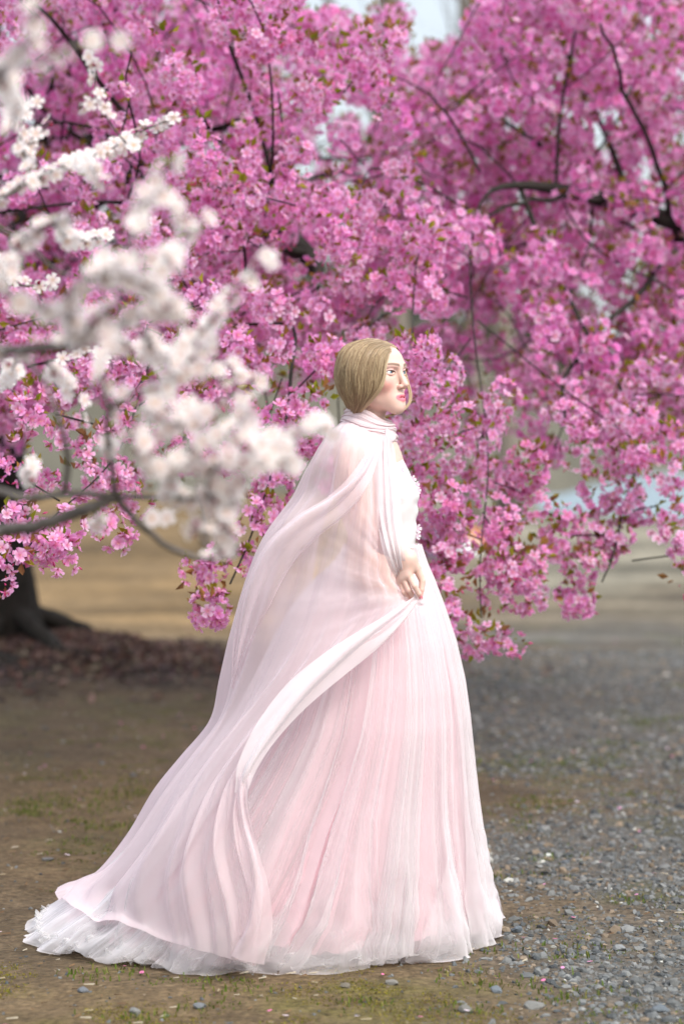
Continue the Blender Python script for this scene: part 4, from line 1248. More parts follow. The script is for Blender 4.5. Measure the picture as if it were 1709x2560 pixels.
# legs first (inside the skirt), so that everything above blends onto them
hipc = P(945, 1455, 6.5)
for s in (-1, 1):
    hip = hipc + np.array((0.0, s * 0.085, -0.02)); knee = np.array((0.10 + 0.02 * s, 6.5 + s * 0.08, 0.47)); ank = np.array((0.055 + 0.05 * s, 6.5 + s * 0.07, 0.08))
    B.cap(hip, knee, 0.080, 0.052, 0.02); B.cap(knee, ank, 0.050, 0.032, 0.02)
    B.cap(ank + (-0.01, 0, -0.045), ank + (0.15, -0.01 * s, -0.06), 0.03, 0.022, 0.02)
B.ell(hipc, (0.105, 0.165, 0.11), k=0.03)
B.ell(P(950, 1350, 6.5), (0.082, 0.112, 0.13), k=0.05)
B.ell(chest, (0.098, 0.135, 0.145), k=0.05)
for s in (-1, 1): B.ell(chest + np.array((0.070, s * 0.062, -0.035)), (0.045, 0.055, 0.052), k=0.03)
B.ell(P(905, 1120, 6.5), (0.07, 0.13, 0.05), k=0.05)
B.cap(neck1 + (0, 0, -0.02), neck0, 0.050, 0.044, 0.03)
# --- near (right) arm, hand pinching the cape edge
sh = P(880, 1142, 6.365); el = P(918, 1300, 6.30); wr = P(1018, 1396, 6.20)
B.cap(sh, el, 0.046, 0.037, 0.03); B.cap(el, P(965, 1348, 6.255), 0.038, 0.036, 0.02); B.cap(P(965, 1348, 6.255), wr, 0.036, 0.0215, 0.02)
fsh = P(935, 1125, 6.66); fel = P(950, 1290, 6.72); fwr = P(990, 1400, 6.66); fh = P(1000, 1450, 6.64)
B.cap(fsh, fel, 0.049, 0.037, 0.03); B.cap(fel, fwr, 0.037, 0.021, 0.02); B.cap(fwr, fh, 0.024, 0.03, 0.01)
for q in range(4):
    a = fh + np.array((0.03 - 0.02 * q, 0.004 * q, -0.02)); B.cap(a, a + np.array((0.005, 0, -0.065 + 0.008 * abs(q - 1))), 0.0085, 0.0065, 0.004)
B.cap(fh + np.array((0.025, -0.01, 0.01)), fh + np.array((0.045, -0.02, -0.05)), 0.011, 0.008, 0.006)
HD = 6.19
# palm (back of the hand faces the camera)
for m, r in (((1020, 1438, 0.0), .0120), ((1008, 1444, .006), .0120), ((1001, 1452, .014), .0115), ((998, 1462, .024), .0105)):
    B.cap(wr, P(m[0], m[1], HD + m[2]), 0.0185, r, 0.010)
B.cap(P(1022, 1405, HD + .008), P(1040, 1420, HD + .014), 0.018, 0.013, 0.012)
fing = [
    ([(1021, 1438, 0), (1035.5, 1465, -.010), (1046, 1484, -.006), (1051.5, 1495, 0)], (.0098, .0086, .0074, .0060)),
    ([(1008, 1445, .006), (1021, 1475, -.002), (1031, 1489, .008), (1038, 1497, .016)], (.0096, .0084, .0072, .0058)),
    ([(1001, 1453, .014), (1010, 1480, .006), (1020, 1494, .016), (1026, 1500, .026)], (.0090, .0078, .0068, .0056)),
    ([(997.5, 1463, .024), (1000.5, 1481, .016), (1008, 1493, .026), (1016, 1500, .036)], (.0080, .0068, .0060, .0052)),
    ([(1040, 1419, .014), (1049.5, 1439, .014), (1055, 1453, .013), (1053, 1474, .010), (1051, 1489, .009)], (.0125, .0098, .0088, .0080, .0058)),
]
for pts, rad in fing:
    B.chain([P(a, b, HD + c) for a, b, c in pts], [r * 0.94 for r in rad], 0.0018)
# --- head
B.ell(H(-0.004, 0, 0.012), (0.080, 0.064, 0.066), hR, 0.01)
B.ell(H(0.022, 0, 0.026), (0.063, 0.060, 0.052), hR, 0.02)          # forehead
B.ell(H(0.024, 0, -0.038), (0.060, 0.057, 0.062), hR, 0.02)         # face
for s in (-1, 1):
    B.cap(H(0.070, s * 0.008, -0.091), H(0.000, s * 0.050, -0.058), 0.0135, 0.016, 0.022)
    B.ell(H(0.056, s * 0.040, -0.027), (0.022, 0.019, 0.019), hR, 0.02)  # cheek bone
    B.cap(H(0.083, s * 0.012, 0.0165), H(0.068, s * 0.044, 0.0175), 0.006, 0.006, 0.016)   # brow
B.ell(H(0.0745, 0, -0.094), (0.017, 0.019, 0.0145), hR, 0.016)      # chin
B.ell(H(0.066, 0, -0.070), (0.024, 0.030, 0.022), hR, 0.018)        # mouth mound
for s in (-1, 1):
    B.ell(H(0.0880, s * 0.0315, -0.001), (0.0105, 0.0165, 0.0095), hR, 0.010, sub=True)     # sockets
B.cap(H(0.083, 0, 0.006), H(0.0985, 0, -0.030), 0.0060, 0.0078, 0.012)
B.ell(H(0.1010, 0, -0.0345), (0.0092, 0.0080, 0.0075), hR, 0.006)   # tip
for s in (-1, 1):
    B.ell(H(0.0905, s * 0.0098, -0.0390), (0.0090, 0.0058, 0.0058), hR, 0.005)
    B.ell(H(0.0950, s * 0.0058, -0.0448), (0.0050, 0.0028, 0.0030), hR, 0.002, sub=True)   # nostrils
# lips, a little parted
for s in (-1, 1):
    B.cap(H(0.0900, s * 0.004, -0.0615), H(0.0780, s * 0.0205, -0.0664), 0.0050, 0.0022, 0.005)
    B.cap(H(0.0890, s * 0.003, -0.0745), H(0.0780, s * 0.0195, -0.0684), 0.0056, 0.0022, 0.005)
    B.cap(H(0.0955, s * 0.002, -0.0678), H(0.0820, s * 0.0165, -0.0680), 0.0023, 0.0010, 0.002, sub=True)
# eyelids
for s in (-1, 1):
    for up in (1, -1):
        pts = [H(0.0790 - 0.011 * max(0, t - 0.45) ** 1.5 * 3, s * (0.0312 + 0.0150 * (2 * t - 1)), (0.0060 if up > 0 else -0.0062) * math.sin(math.pi * (0.06 + 0.88 * t)) - 0.0006 + 0.001 * t) for t in np.linspace(0, 1, 7)]
        B.chain(pts, [0.0022 if up > 0 else 0.0016] * 7, 0.0028)
V, Fq = B.mesh()
del B.d
# skin colour, lips, brows, blush, nails as colour that stays on the skin
L = V - HC
lf, ls, lu = L @ hF, L @ hS, L @ hU
skin = np.tile(np.array((0.71, 0.495, 0.425)), (len(V), 1))
def blend(m, c):
    global skin
    m = np.clip(m, 0, 1)[:, None]
    skin = skin * (1 - m) + np.array(c) * m
head = (lu > -0.11) & (lf > 0.02)
for s in (-1, 1):
    blend(head * 0.60 * np.exp(-(((ls - s * 0.043) / 0.020) ** 2 + ((lu + 0.034) / 0.020) ** 2)), (0.80, 0.33, 0.30))
    blend(head * 0.35 * np.exp(-(((ls - s * 0.030) / 0.014) ** 2 + ((lu - 0.009) / 0.006) ** 2)), (0.78, 0.36, 0.42))      # eye shadow
    t = (s * ls - 0.010) / 0.034
    brow = 0.0180 + 0.0034 * np.sin(np.clip(t, 0, 1) * 2.3)
    blend(head * (lf > 0.05) * 0.85 * np.clip(1.4 - (np.abs(lu - brow) / (0.0042 - 0.0016 * np.clip(t, 0, 1))) ** 2, 0, 1) * ((t > 0) & (t < 1)), (0.16, 0.10, 0.065))
    e = s * ls - 0.0315
    lash = 0.0052 * np.sqrt(np.clip(1 - (e / 0.0158) ** 2, 0, 1)) - 0.0005
    blend(head * (lf > 0.06) * (np.abs(e) < 0.0165) * np.clip(1.5 - (np.abs(lu - lash + 0.0012) / 0.0017) ** 2, 0, 1), (0.05, 0.03, 0.025))
blend(head * 0.25 * np.exp(-((ls / 0.012) ** 2 + ((lu + 0.037) / 0.010) ** 2)) * (lf > 0.09), (0.82, 0.42, 0.38))
lipw = np.clip(1 - (np.abs(ls) / 0.0225) ** 2, 0, 1) ** 0.5
lipm = (lf > 0.070) * (lipw > 0) * np.clip((-0.0670 + 0.0098 * lipw * (1 - 0.14 * np.exp(-(ls / 0.003) ** 2)) - lu) / 0.0022, 0, 1) * np.clip((lu + 0.0690 + 0.0112 * lipw) / 0.0026, 0, 1) * np.clip(lipw * 2.2, 0, 1)
blend(lipm * 0.88, (0.78, 0.17, 0.25))
blend(lipm * 0.85 * np.exp(-((lu + 0.0678) / 0.0013) ** 2) * np.clip((0.0165 - np.abs(ls)) / 0.004, 0, 1), (0.26, 0.07, 0.08))
for pts, rad in fing[:4]:
    tip = P(pts[-1][0], pts[-1][1], HD + pts[-1][2])
    dd = np.linalg.norm(V - tip, axis=1)
    blend(0.5 * np.exp(-(dd / 0.014) ** 2), (0.80, 0.36, 0.33))
    kn = P(pts[1][0], pts[1][1], HD + pts[1][2])
    blend(0.28 * np.exp(-(np.linalg.norm(V - kn, axis=1) / 0.008) ** 2), (0.80, 0.42, 0.36))
# natural redness plus shade painted into the skin colour between the fingers
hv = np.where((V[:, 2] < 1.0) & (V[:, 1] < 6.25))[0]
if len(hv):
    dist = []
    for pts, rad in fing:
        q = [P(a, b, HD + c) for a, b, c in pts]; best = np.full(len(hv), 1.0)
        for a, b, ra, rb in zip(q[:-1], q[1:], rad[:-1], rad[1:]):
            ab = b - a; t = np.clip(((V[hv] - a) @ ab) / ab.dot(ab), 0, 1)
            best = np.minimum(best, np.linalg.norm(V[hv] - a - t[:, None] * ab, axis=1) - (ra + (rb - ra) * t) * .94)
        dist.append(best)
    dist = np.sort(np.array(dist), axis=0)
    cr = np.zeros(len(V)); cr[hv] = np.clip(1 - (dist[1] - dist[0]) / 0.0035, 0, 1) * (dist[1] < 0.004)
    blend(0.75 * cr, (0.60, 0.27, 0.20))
mott = fbm(V, 90, 2, 5)
skin *= (1 + 0.035 * mott)[:, None] * np.array((1.0, 0.985, 0.98))
tip = P(1052.5, 1495, HD - .006)
nail = np.exp(-(np.linalg.norm((V - tip) * (1, 1, 0.8), axis=1) / 0.0062) ** 4)
blend(nail * 0.9, (0.80, 0.17, 0.25))
M_skin = mat_attr("skin", rough=0.48, spec=0.3, sss=0.18)
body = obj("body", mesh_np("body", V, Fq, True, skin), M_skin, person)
del V, L, lf, ls, lu

# --- eyes
M_eye = mat_attr("eye", rough=0.12, spec=0.5)
def ball(c, r, nu=20, nv=14):
    th = np.linspace(0, np.pi, nv); ph = np.linspace(0, 2 * np.pi, nu, endpoint=False)
    T, Ph = np.meshgrid(th, ph, indexing='ij')
    V = np.stack([np.sin(T) * np.cos(Ph), np.sin(T) * np.sin(Ph), np.cos(T)], -1).reshape(-1, 3) * r + np.asarray(c)
    return V, grid_faces(nu, nv, True)
gaze = hF * math.cos(0.15) - hS * math.sin(0.15)
for s in (-1, 1):
    c = H(0.0655, s * 0.0312, -0.0003)
    V, Fq = ball(c, 0.0130, 36, 28)
    ang = np.arccos(np.clip(((V - c) / 0.013) @ gaze, -1, 1))
    colr = np.where((ang < 0.17)[:, None], (0.01, 0.01, 0.012), np.where((ang < 0.55)[:, None], (0.16, 0.27, 0.36), (0.80, 0.76, 0.75)))
    obj("eye", mesh_np("eye", V, Fq, True, colr), M_eye, person)
# teeth: a pale arc just behind the parted lips
pts = [H(0.0815 - 0.35 * abs(t) ** 2 * 60 * 0.0165, t, -0.0655) for t in np.linspace(-0.012, 0.012, 9)]
V, Fq = tube(pts, 0.0024, 8)
obj("teeth", mesh_np("teeth", V, Fq), mat_simple("tooth", (0.75, 0.70, 0.64), 0.3), person)

# ------------------------------------------------------------------ hair
M_hair, nt, out = mat_new("hair")
at = N_(nt, "Attribute", attribute_name="Col")
bs = N_(nt, "BsdfPrincipled"); bs.inputs["Roughness"].default_value = 0.42; bs.inputs["Specular IOR Level"].default_value = 0.35
nt.links.new(at.outputs["Color"], bs.inputs["Base Color"]); nt.links.new(bs.outputs[0], out.inputs["Surface"])

hair_ctrl = [
    [(992, 869, 6.485), (968, 891, 6.415), (962, 930, 6.395), (951, 968, 6.400), (918, 1006, 6.420), (892, 1036, 6.455)],
    [(981, 860, 6.490), (944, 876, 6.400), (927, 928, 6.378), (926, 972, 6.382), (908, 1012, 6.410), (888, 1038, 6.450)],
    [(958, 851, 6.495), (908, 864, 6.405), (885, 918, 6.376), (888, 972, 6.380), (890, 1014, 6.410), (882, 1036, 6.450)],
    [(935, 846, 6.505), (875, 868, 6.430), (851, 920, 6.415), (859, 970, 6.415), (876, 1012, 6.430), (876, 1034, 6.465)],
    [(920, 845, 6.515), (859, 868, 6.480), (838, 922, 6.490), (845, 972, 6.485), (864, 1010, 6.485), (872, 1032, 6.50)],
    [(920, 845, 6.530), (859, 870, 6.560), (839, 928, 6.580), (848, 978, 6.570), (866, 1012, 6.545), (873, 1032, 6.53)],
    [(938, 848, 6.535), (892, 864, 6.600), (878, 920, 6.640), (882, 975, 6.625), (886, 1012, 6.580), (880, 1034, 6.55)],
    [(965, 855, 6.525), (935, 872, 6.600), (925, 925, 6.640), (925, 975, 6.630), (905, 1014, 6.585), (888, 1036, 6.55)],
    [(993, 868, 6.500), (1001, 892, 6.560), (985, 930, 6.605), (965, 975, 6.605), (930, 1012, 6.570), (895, 1038, 6.54)],
]
hc = np.array([[P(*q) for q in row] for row in hair_ctrl])
NS, NT = 260, 40
hg = catmull_axis(catmull_axis(hc, NS, 0), NT, 1)           # [s][t]
# strand grooves: locks of several widths running along t
ctr = P(915, 945, 6.5)
nrm = hg - ctr; nrm /= np.linalg.norm(nrm, axis=-1, keepdims=True)
sv = np.linspace(0, 1, NS)
S2, T2 = np.meshgrid(sv, np.linspace(0, 1, NT), indexing='ij')
q2 = np.stack([S2.ravel(), T2.ravel() * 0.12 ], 1)
gro = 0.6 * (0.0030 * vnoise(q2, 26, 1) + 0.0016 * vnoise(q2, 70, 2) + 0.0008 * vnoise(q2, 160, 3)).reshape(NS, NT)
hg = hg + nrm * gro[..., None] * np.clip(T2 * 5, 0.25, 1)[..., None]
def hair_col(n, s_noise):
    base = np.array((0.335, 0.23, 0.135)); dark = np.array((0.16, 0.11, 0.06)); lite = np.array((0.50, 0.385, 0.245))
    t = np.clip(0.5 + 0.5 * s_noise, 0, 1)[:, None]
    return np.where(t < 0.5, dark + (base - dark) * t * 2, base + (lite - base) * (t - 0.5) * 2)
cn = 0.9 * vnoise(q2, 45, 5) + 0.5 * vnoise(q2, 120, 6)
hair = obj("hair", mesh_np("hair", hg.reshape(-1, 3), grid_faces(NT, NS), True, hair_col(NS * NT, cn)), M_hair, person)
# single strands lying on the mass
mb = MB()
rs = np.random.default_rng(11)
sgrid = hg.transpose(1, 0, 2)                                # [t][s]
for i in range(1000):
    s0 = rs.uniform(0, 0.62) if i < 800 else rs.uniform(0.62, 1)
    ds = rs.normal(0, 0.02)
    t0, t1 = sorted((rs.uniform(0, 0.5), rs.uniform(0.45, 1.0)))
    if t1 - t0 < 0.15: continue
    tt = np.linspace(t0, t1, 12)
    ss = np.clip(s0 + ds * (tt - t0) / (t1 - t0) + 0.004 * np.sin(tt * 9 + i), 0, 1)
    a = ss * (NS - 1); b = tt * (NT - 1)
    p = hg[a.astype(int), b.astype(int)] * 1.0
    ia, ib = a.astype(int), b.astype(int)
    ia2, ib2 = np.minimum(ia + 1, NS - 1), np.minimum(ib + 1, NT - 1)
    fa, fb = (a - ia)[:, None], (b - ib)[:, None]
    p = hg[ia, ib] * (1 - fa) * (1 - fb) + hg[ia2, ib] * fa * (1 - fb) + hg[ia, ib2] * (1 - fa) * fb + hg[ia2, ib2] * fa * fb
    nn = p - ctr; nn /= np.linalg.norm(nn, axis=1)[:, None]
    p = p + nn * rs.uniform(0.0002, 0.0016)
    r = rs.uniform(0.0003, 0.0008) * np.sin(np.linspace(0.25, np.pi - 0.1, 12))
    Vs, Fs = tube(p, r, 3, False)
    mb.add(Vs, Fs, hair_col(1, np.array([rs.normal(0.15, 0.6)]))[0])
# flyaways round the outline
for i in range(150):
    s0 = rs.uniform(0.0, 1); t0 = rs.uniform(0.02, 0.7)
    p0 = hg[int(s0 * (NS - 1)), int(t0 * (NT - 1))]
    n0 = p0 - ctr; n0 /= np.linalg.norm(n0)
    p1 = hg[int(s0 * (NS - 1)), min(NT - 1, int((t0 + 0.25) * (NT - 1)))]
    p = catmull([p0, (p0 + p1) / 2 + n0 * rs.uniform(0.004, 0.012), p1 + n0 * rs.uniform(0.0, 0.012)], 9)
    Vs, Fs = tube(p, 0.00035, 4, False)
    mb.add(Vs, Fs, (0.55, 0.42, 0.25))
# golden lock framing the near cheek
for j in range(16):
    o = j / 15 - 0.5
    ctl = [(972 + 2 * o, 888, 6.402), (963 + 5 * o, 918, 6.388), (960 + 6 * o, 942, 6.384), (949 + 9 * o, 972, 6.386), (924 + 10 * o, 1004, 6.405), (898 + 9 * o, 1030 + 3 * o, 6.44)]
    p = catmull([P(*q) for q in ctl], 22)
    Vs, Fs = tube(p, 0.0017 * np.sin(np.linspace(0.3, np.pi - 0.25, 22)), 5, False)
    mb.add(Vs, Fs, hair_col(1, np.array([rs.normal(0.65, 0.35)]))[0])
strand = obj("loose_strands", mb.mesh("loose_strands"), M_hair, hair)
# the lock that hangs from the far side, blown round in front of the chin
mb = MB()
for j in range(14):
    o = (j / 13 - 0.5)
    ctl = [(1004, 900, 6.56), (1010 + 3 * o, 925, 6.55), (1018 + 7 * o, 955, 6.54), (1025 + 7 * o, 985, 6.53), (1022 + 6 * o, 1008, 6.52), (1006 + 3 * o, 1026 + 4 * o, 6.50), (984, 1036 + 4 * o, 6.47), (962, 1040 + 2 * o, 6.45)]
    p = catmull([P(*q) for q in ctl], 30) + rs.normal(0, 0.0006, 3)
    Vs, Fs = tube(p, 0.0016 * np.sin(np.linspace(0.35, np.pi - 0.25, 30)), 5, False)
    mb.add(Vs, Fs, hair_col(1, np.array([rs.normal(0.7, 0.4)]))[0])
obj("hair_lock", mb.mesh("hair_lock"), M_hair, hair)

# ------------------------------------------------------------------ gown: skirt
DS = 6.55
sk = np.array([
    (1360, 868, 1041, .108, .104), (1385, 858, 1049, .115, .11), (1410, 838, 1057, .14, .13), (1450, 792, 1074, .19, .19), (1520, 735, 1099, .25, .26),
    (1600, 690, 1124, .30, .32), (1700, 640, 1145, .35, .38), (1790, 592, 1156, .39, .42), (1880, 525, 1163, .42, .46),
    (1990, 432, 1172, .46, .50), (2110, 338, 1186, .50, .52), (2210, 236, 1200, .53, .53), (2262, 150, 1211, .545, .53), (2318, 72, 1224, .56, .53)], float)
sk_z = np.array([P(854, a, DS)[2] for a in sk[:, 0]])
sk_l = np.array([P(a, 1280, DS)[0] for a in sk[:, 1]]); sk_r = np.array([P(a, 1280, DS)[0] for a in sk[:, 2]])
def sk_prof(z):
    o = np.argsort(sk_z)
    f = lambda v: np.interp(z, sk_z[o], v[o])
    return f(sk_l), f(sk_r), f(sk[:, 3]), f(sk[:, 4])
def skirt_near(x, z):
    l, r, nr, fr = sk_prof(z)
    q = np.clip(np.abs((x - (l + r) / 2) / ((r - l) / 2)), 0, 1)
    return DS - nr * (1 - q ** 2.3) ** (1 / 2.3)

def skirt_layer(name, seed, folds, amp0, amp1, tang, off, z_lo, jag, nphi=700, nz=84, panels=1, wob=0.0):
    """one layer of the skirt, pleated from the waist; panels > 1 makes it of overlapping or parted gores"""
    rg = np.random.default_rng(seed)
    wid = np.exp(rg.normal(0, 0.55, folds)); edge = np.concatenate([[0], np.cumsum(wid)]); edge = edge / edge[-1] * 2 * np.pi
    famp = rg.uniform(0.3, 1.4, folds + 1); famp[-1] = famp[0]
    tz = np.linspace(0, 1, nz)
    z_hi = sk_z[0]
    VV, FF, base = [], [], 0
    if panels == 1:
        spans = [(0.0, 2 * np.pi, 0.0, 0.0, 0.0)]
    else:
        pe = np.concatenate([[0], np.cumsum(rg.uniform(0.6, 1.5, panels))]); pe = pe / pe[-1] * 2 * np.pi
        slits = np.array([4.02, 4.80, 5.26, 5.75])           # places where the panels part and show the pink below
        pe = np.sort(np.concatenate([pe[[np.abs(e - slits).min() > 0.17 for e in pe]], slits + rg.normal(0, .012, 4)]))
        g = [(rg.uniform(0.009, 0.015) if np.abs(e - slits).min() < 0.05 else rg.uniform(-0.09, 0.006)) for e in pe]
        spans = [(pe[k], pe[k + 1], g[k], g[k + 1], rg.uniform(-1, 1)) for k in range(len(pe) - 1)]
    for (e0, e1, g0, g1, lift) in spans:
        n = max(12, int(nphi * (e1 - e0) / (2 * np.pi)))
        w = np.linspace(0, 1, n + 1)
        open_ = np.clip((tz - 0.12) / 0.88, 0, 1) ** 1.3
        slit_ = np.sin(np.pi * np.clip((tz - 0.10) / 0.88, 0, 1)) ** 1.2
        a = e0 + g0 * (slit_ if g0 > 0.007 else open_); b = e1 - g1 * (slit_ if g1 > 0.007 else open_)
        PH = a[:, None] + (b - a)[:, None] * w[None]
        TZ = np.broadcast_to(tz[:, None], PH.shape)
        pm = np.mod(PH, 2 * np.pi)
        zz = z_hi + (z_lo - z_hi) * (1 - (1 - tz) ** 1.15)
        pc = np.stack([np.cos(PH.ravel()), np.sin(PH.ravel())], 1)
        Z = zz[:, None] + (jag * vnoise(pc * 7, 1.0, seed + 3).reshape(PH.shape) + 0.4 * jag * lift) * TZ ** 6
        l, r, nr, fr = sk_prof(Z)
        lift_o = off + 0.006 * lift * TZ
        l = l - lift_o * 0.5; r = r + lift_o * 0.5; nr = nr + lift_o; fr = fr + lift_o
        fase = np.interp(pm, edge, np.arange(folds + 1)); fa = np.interp(pm, edge, famp)
        FS = fase + 0.35 * vnoise(np.stack([pc[:, 0] * 3, pc[:, 1] * 3, TZ.ravel() * 2.2], 1), 1.0, seed + 5).reshape(PH.shape) * TZ
        C, S = np.cos(PH), np.sin(PH)
        calm = 1 - 0.75 * np.clip(-C, 0, 1) ** 3                 # the train lies flatter
        A = (amp0 + (amp1 - amp0) * TZ ** 1.3) * fa * calm
        wav = np.cos(2 * np.pi * FS) + 0.32 * np.cos(2 * np.pi * FS * 3 + 1.0 + seed) + 0.14 * np.cos(2 * np.pi * FS * 6 + seed) + 0.05 * np.cos(2 * np.pi * FS * 11 + 2.0)
        tan = np.sin(2 * np.pi * FS)
        pw = 2 / 2.3
        sc = np.sign(C) * np.abs(C) ** pw; ss = np.sign(S) * np.abs(S) ** pw
        dep = np.where(S > 0, fr, nr)
        X = (l + r) / 2 + (r - l) / 2 * sc; Y = DS + dep * ss
        nx, ny = C / ((r - l) / 2), S / dep
        ln = np.sqrt(nx ** 2 + ny ** 2); nx, ny = nx / ln, ny / ln
        X = X + nx * A * wav - ny * tang * A * tan; Y = Y + ny * A * wav + nx * tang * A * tan
        pt = np.stack([X.ravel(), Y.ravel(), Z.ravel()], 1)
        if wob:
            k = (wob * TZ.ravel() ** 5 * calm.ravel())[:, None]
            pt = pt + k * np.stack([fbm(pt, 15, 2, seed + 7), fbm(pt, 15, 2, seed + 8), 0.4 * fbm(pt, 15, 2, seed + 9)], 1)
        pt[:, 2] = np.maximum(pt[:, 2], 0.004 + 0.004 * np.abs(wav.ravel()))
        VV.append(pt); FF.append(grid_faces(n + 1, nz) + base); base += len(pt)
    return mesh_np(name, np.vstack(VV), np.vstack(FF), True)

M_lining = mat_cloth("pink_lining", (0.82, 0.51, 0.565), 0.10)
M_tulle = mat_sheer("white_tulle", (0.85, 0.81, 0.83), 0.25, 0.35)
M_tulle_in = mat_sheer("pink_tulle", (0.85, 0.68, 0.73), 0.26, 0.35)
M_chiffon = mat_sheer("pink_chiffon", (0.86, 0.735, 0.77), 0.42, 0.38)
M_chiffon_fold = mat_sheer("folded_chiffon", (0.86, 0.815, 0.835), 0.56, 0.35)
M_bodice = mat_cloth("bodice_satin", (0.78, 0.755, 0.765), 0.05)

skirt = obj("skirt", skirt_layer("skirt", 21, 30, .003, .024, 1.0, -.03, 0.060, .035, 560, 60), M_lining, person)
obj("tulle_layer", skirt_layer("tulle_layer", 22, 38, .002, .028, 1.3, -.008, 0.035, .03, 700, 84, wob=.012), M_tulle_in, skirt)
obj("tulle_layer", skirt_layer("tulle_layer", 23, 36, .002, .030, 1.4, .008, 0.012, .02, 800, 90, panels=17, wob=.016), M_tulle, skirt)
obj("tulle_layer", skirt_layer("tulle_layer", 24, 30, .002, .032, 1.5, .022, 0.006, .03, 800, 90, panels=13, wob=.020), M_tulle, skirt)

# loose net spreading over the ground along the hem
M_froth = mat_sheer("hem_net", (0.79, 0.78, 0.78), 0.18, 0.35)
for k, (p0, p1, seed, reach) in enumerate(((2.75, 4.3, 3, .09), (4.1, 5.3, 5, .055), (5.2, 6.45, 7, .05), (2.9, 3.9, 11, .13))):
    n, m = 260, 16
    ph = np.linspace(p0, p1, n)[None]; sv = np.linspace(0, 1, m)[:, None]
    pp = np.stack([np.broadcast_to(ph, (m, n)).ravel() * 4, np.broadcast_to(sv, (m, n)).ravel() * 1.2], 1)
    na = fbm(pp, 1.6, 3, seed).reshape(m, n); nb = fbm(pp, 4.5, 2, seed + 1).reshape(m, n); ncurl = fbm(pp * (1, 0.3), 6, 2, seed + 2).reshape(m, n)
    l, r, nr, fr = (float(q) for q in sk_prof(np.array(0.03)))
    C, S = np.cos(ph), np.sin(ph)
    dep = np.where(S > 0, fr, nr)
    off_ = -0.05 + sv * (0.05 + reach * np.clip(1.25 + C, 0.15, 1) * (0.55 + 0.6 * na)) + 0.014 * nb * sv + 0.006 * ncurl * sv
    nx, ny = C / ((r - l) / 2), S / dep; ln = np.sqrt(nx ** 2 + ny ** 2)
    X = (l + r) / 2 + (r - l) / 2 * np.sign(C) * np.abs(C) ** (2 / 2.3) + nx / ln * off_ + 0.012 * ncurl * sv
    Y = DS + dep * np.sign(S) * np.abs(S) ** (2 / 2.3) + ny / ln * off_
    low = 1 - 0.8 * np.clip((-C - 0.55) / 0.35, 0, 1)          # the train lies low
    Z = 0.15 * low * (1 - sv) ** 1.5 * (1 + 0.4 * na) + 0.020 * sv * (0.6 + nb) + 0.010 * np.abs(ncurl) * sv + 0.010
    Z = np.maximum(Z, 0.010)
    obj("hem_ruffle", mesh_np("hem_ruffle", np.stack([X, Y, Z], -1).reshape(-1, 3), grid_faces(n, m)), M_froth, skirt)

# ------------------------------------------------------------------ gown: bodice
bd = [(1368, 868, 1037, .106), (1352, 869, 1037, .109), (1335, 872, 1037, .110), (1300, 868, 1041, .116), (1262, 860, 1045, .128), (1225, 852, 1044, .138), (1195, 852, 1030, .140), (1170, 856, 1014, .136), (1158, 858, 1005, .132)]
bz = catmull(np.array(bd, float), 60)
ph = np.linspace(0, 2 * np.pi, 90, endpoint=False)
rows = []
for py, xl, xr, w in bz:
    a, b = P(xl, py, 6.5), P(xr, py, 6.5)
    cx, hw = (a[0] + b[0]) / 2, (b[0] - a[0]) / 2
    wr_ = 0.0035 * vnoise(np.stack([np.cos(ph) * 2, np.sin(ph) * 2 + py * 0.004, np.full(90, py * 0.05)], 1), 1.0, 4)
    neckdip = 0.012 * np.clip((1200 - py) / 42, 0, 1) * np.cos(2 * ph)
    rows.append(np.stack([cx + (hw + wr_) * np.sign(np.cos(ph)) * np.abs(np.cos(ph)) ** 0.85, 6.505 + (w + wr_) * np.sin(ph), np.full(90, a[2]) + neckdip], 1))
bV = np.array(rows).reshape(-1, 3)
bodice = obj("bodice", mesh_np("bodice", bV, grid_faces(90, len(rows), True), True), M_bodice, person)
# fabric flowers sewn on
M_app = mat_leafy("applique", 0.3)
for (px, py, dD, r) in ((1003, 1178, -.085, .011), (1030, 1199, -.02, .012), (1040, 1212, -.03, .010), (1044, 1226, .0, .010), (992, 1252, -.12, .012), (988, 1262, -.12, .010), (1043, 1322, -.01, .013), (1042, 1340, -.02, .011), (987, 1333, -.11, .010), (1020, 1192, -.06, .009)):
    V, T, R = petal_flower(r, 5, .05, .45)
    nrm = np.array((0.75 if px > 1015 else 0.25, -0.65 if px > 1015 else -0.95, 0.1)); nrm /= np.linalg.norm(nrm)
    Rm = np.array(Vector(nrm).to_track_quat('Z', 'Y').to_matrix())
    c = np.where(R[:, None] < 0.3, (0.72, 0.50, 0.66), (0.80, 0.76, 0.79))
    obj("fabric_flower", mesh_np("fabric_flower", V @ Rm.T + P(px, py, 6.5 + dD), T, True, c), M_app, bodice)

# ------------------------------------------------------------------ cape
def ND(px, py, d, gap=0.085):
    """keep a cape point in front of the skirt"""
    p = P(px, py, d)
    if p[2] < sk_z[0]:
        for _ in range(3):
            y = float(skirt_near(p[0], p[2])) - gap
            if p[1] > y: p = P(px, py, y)
    return p
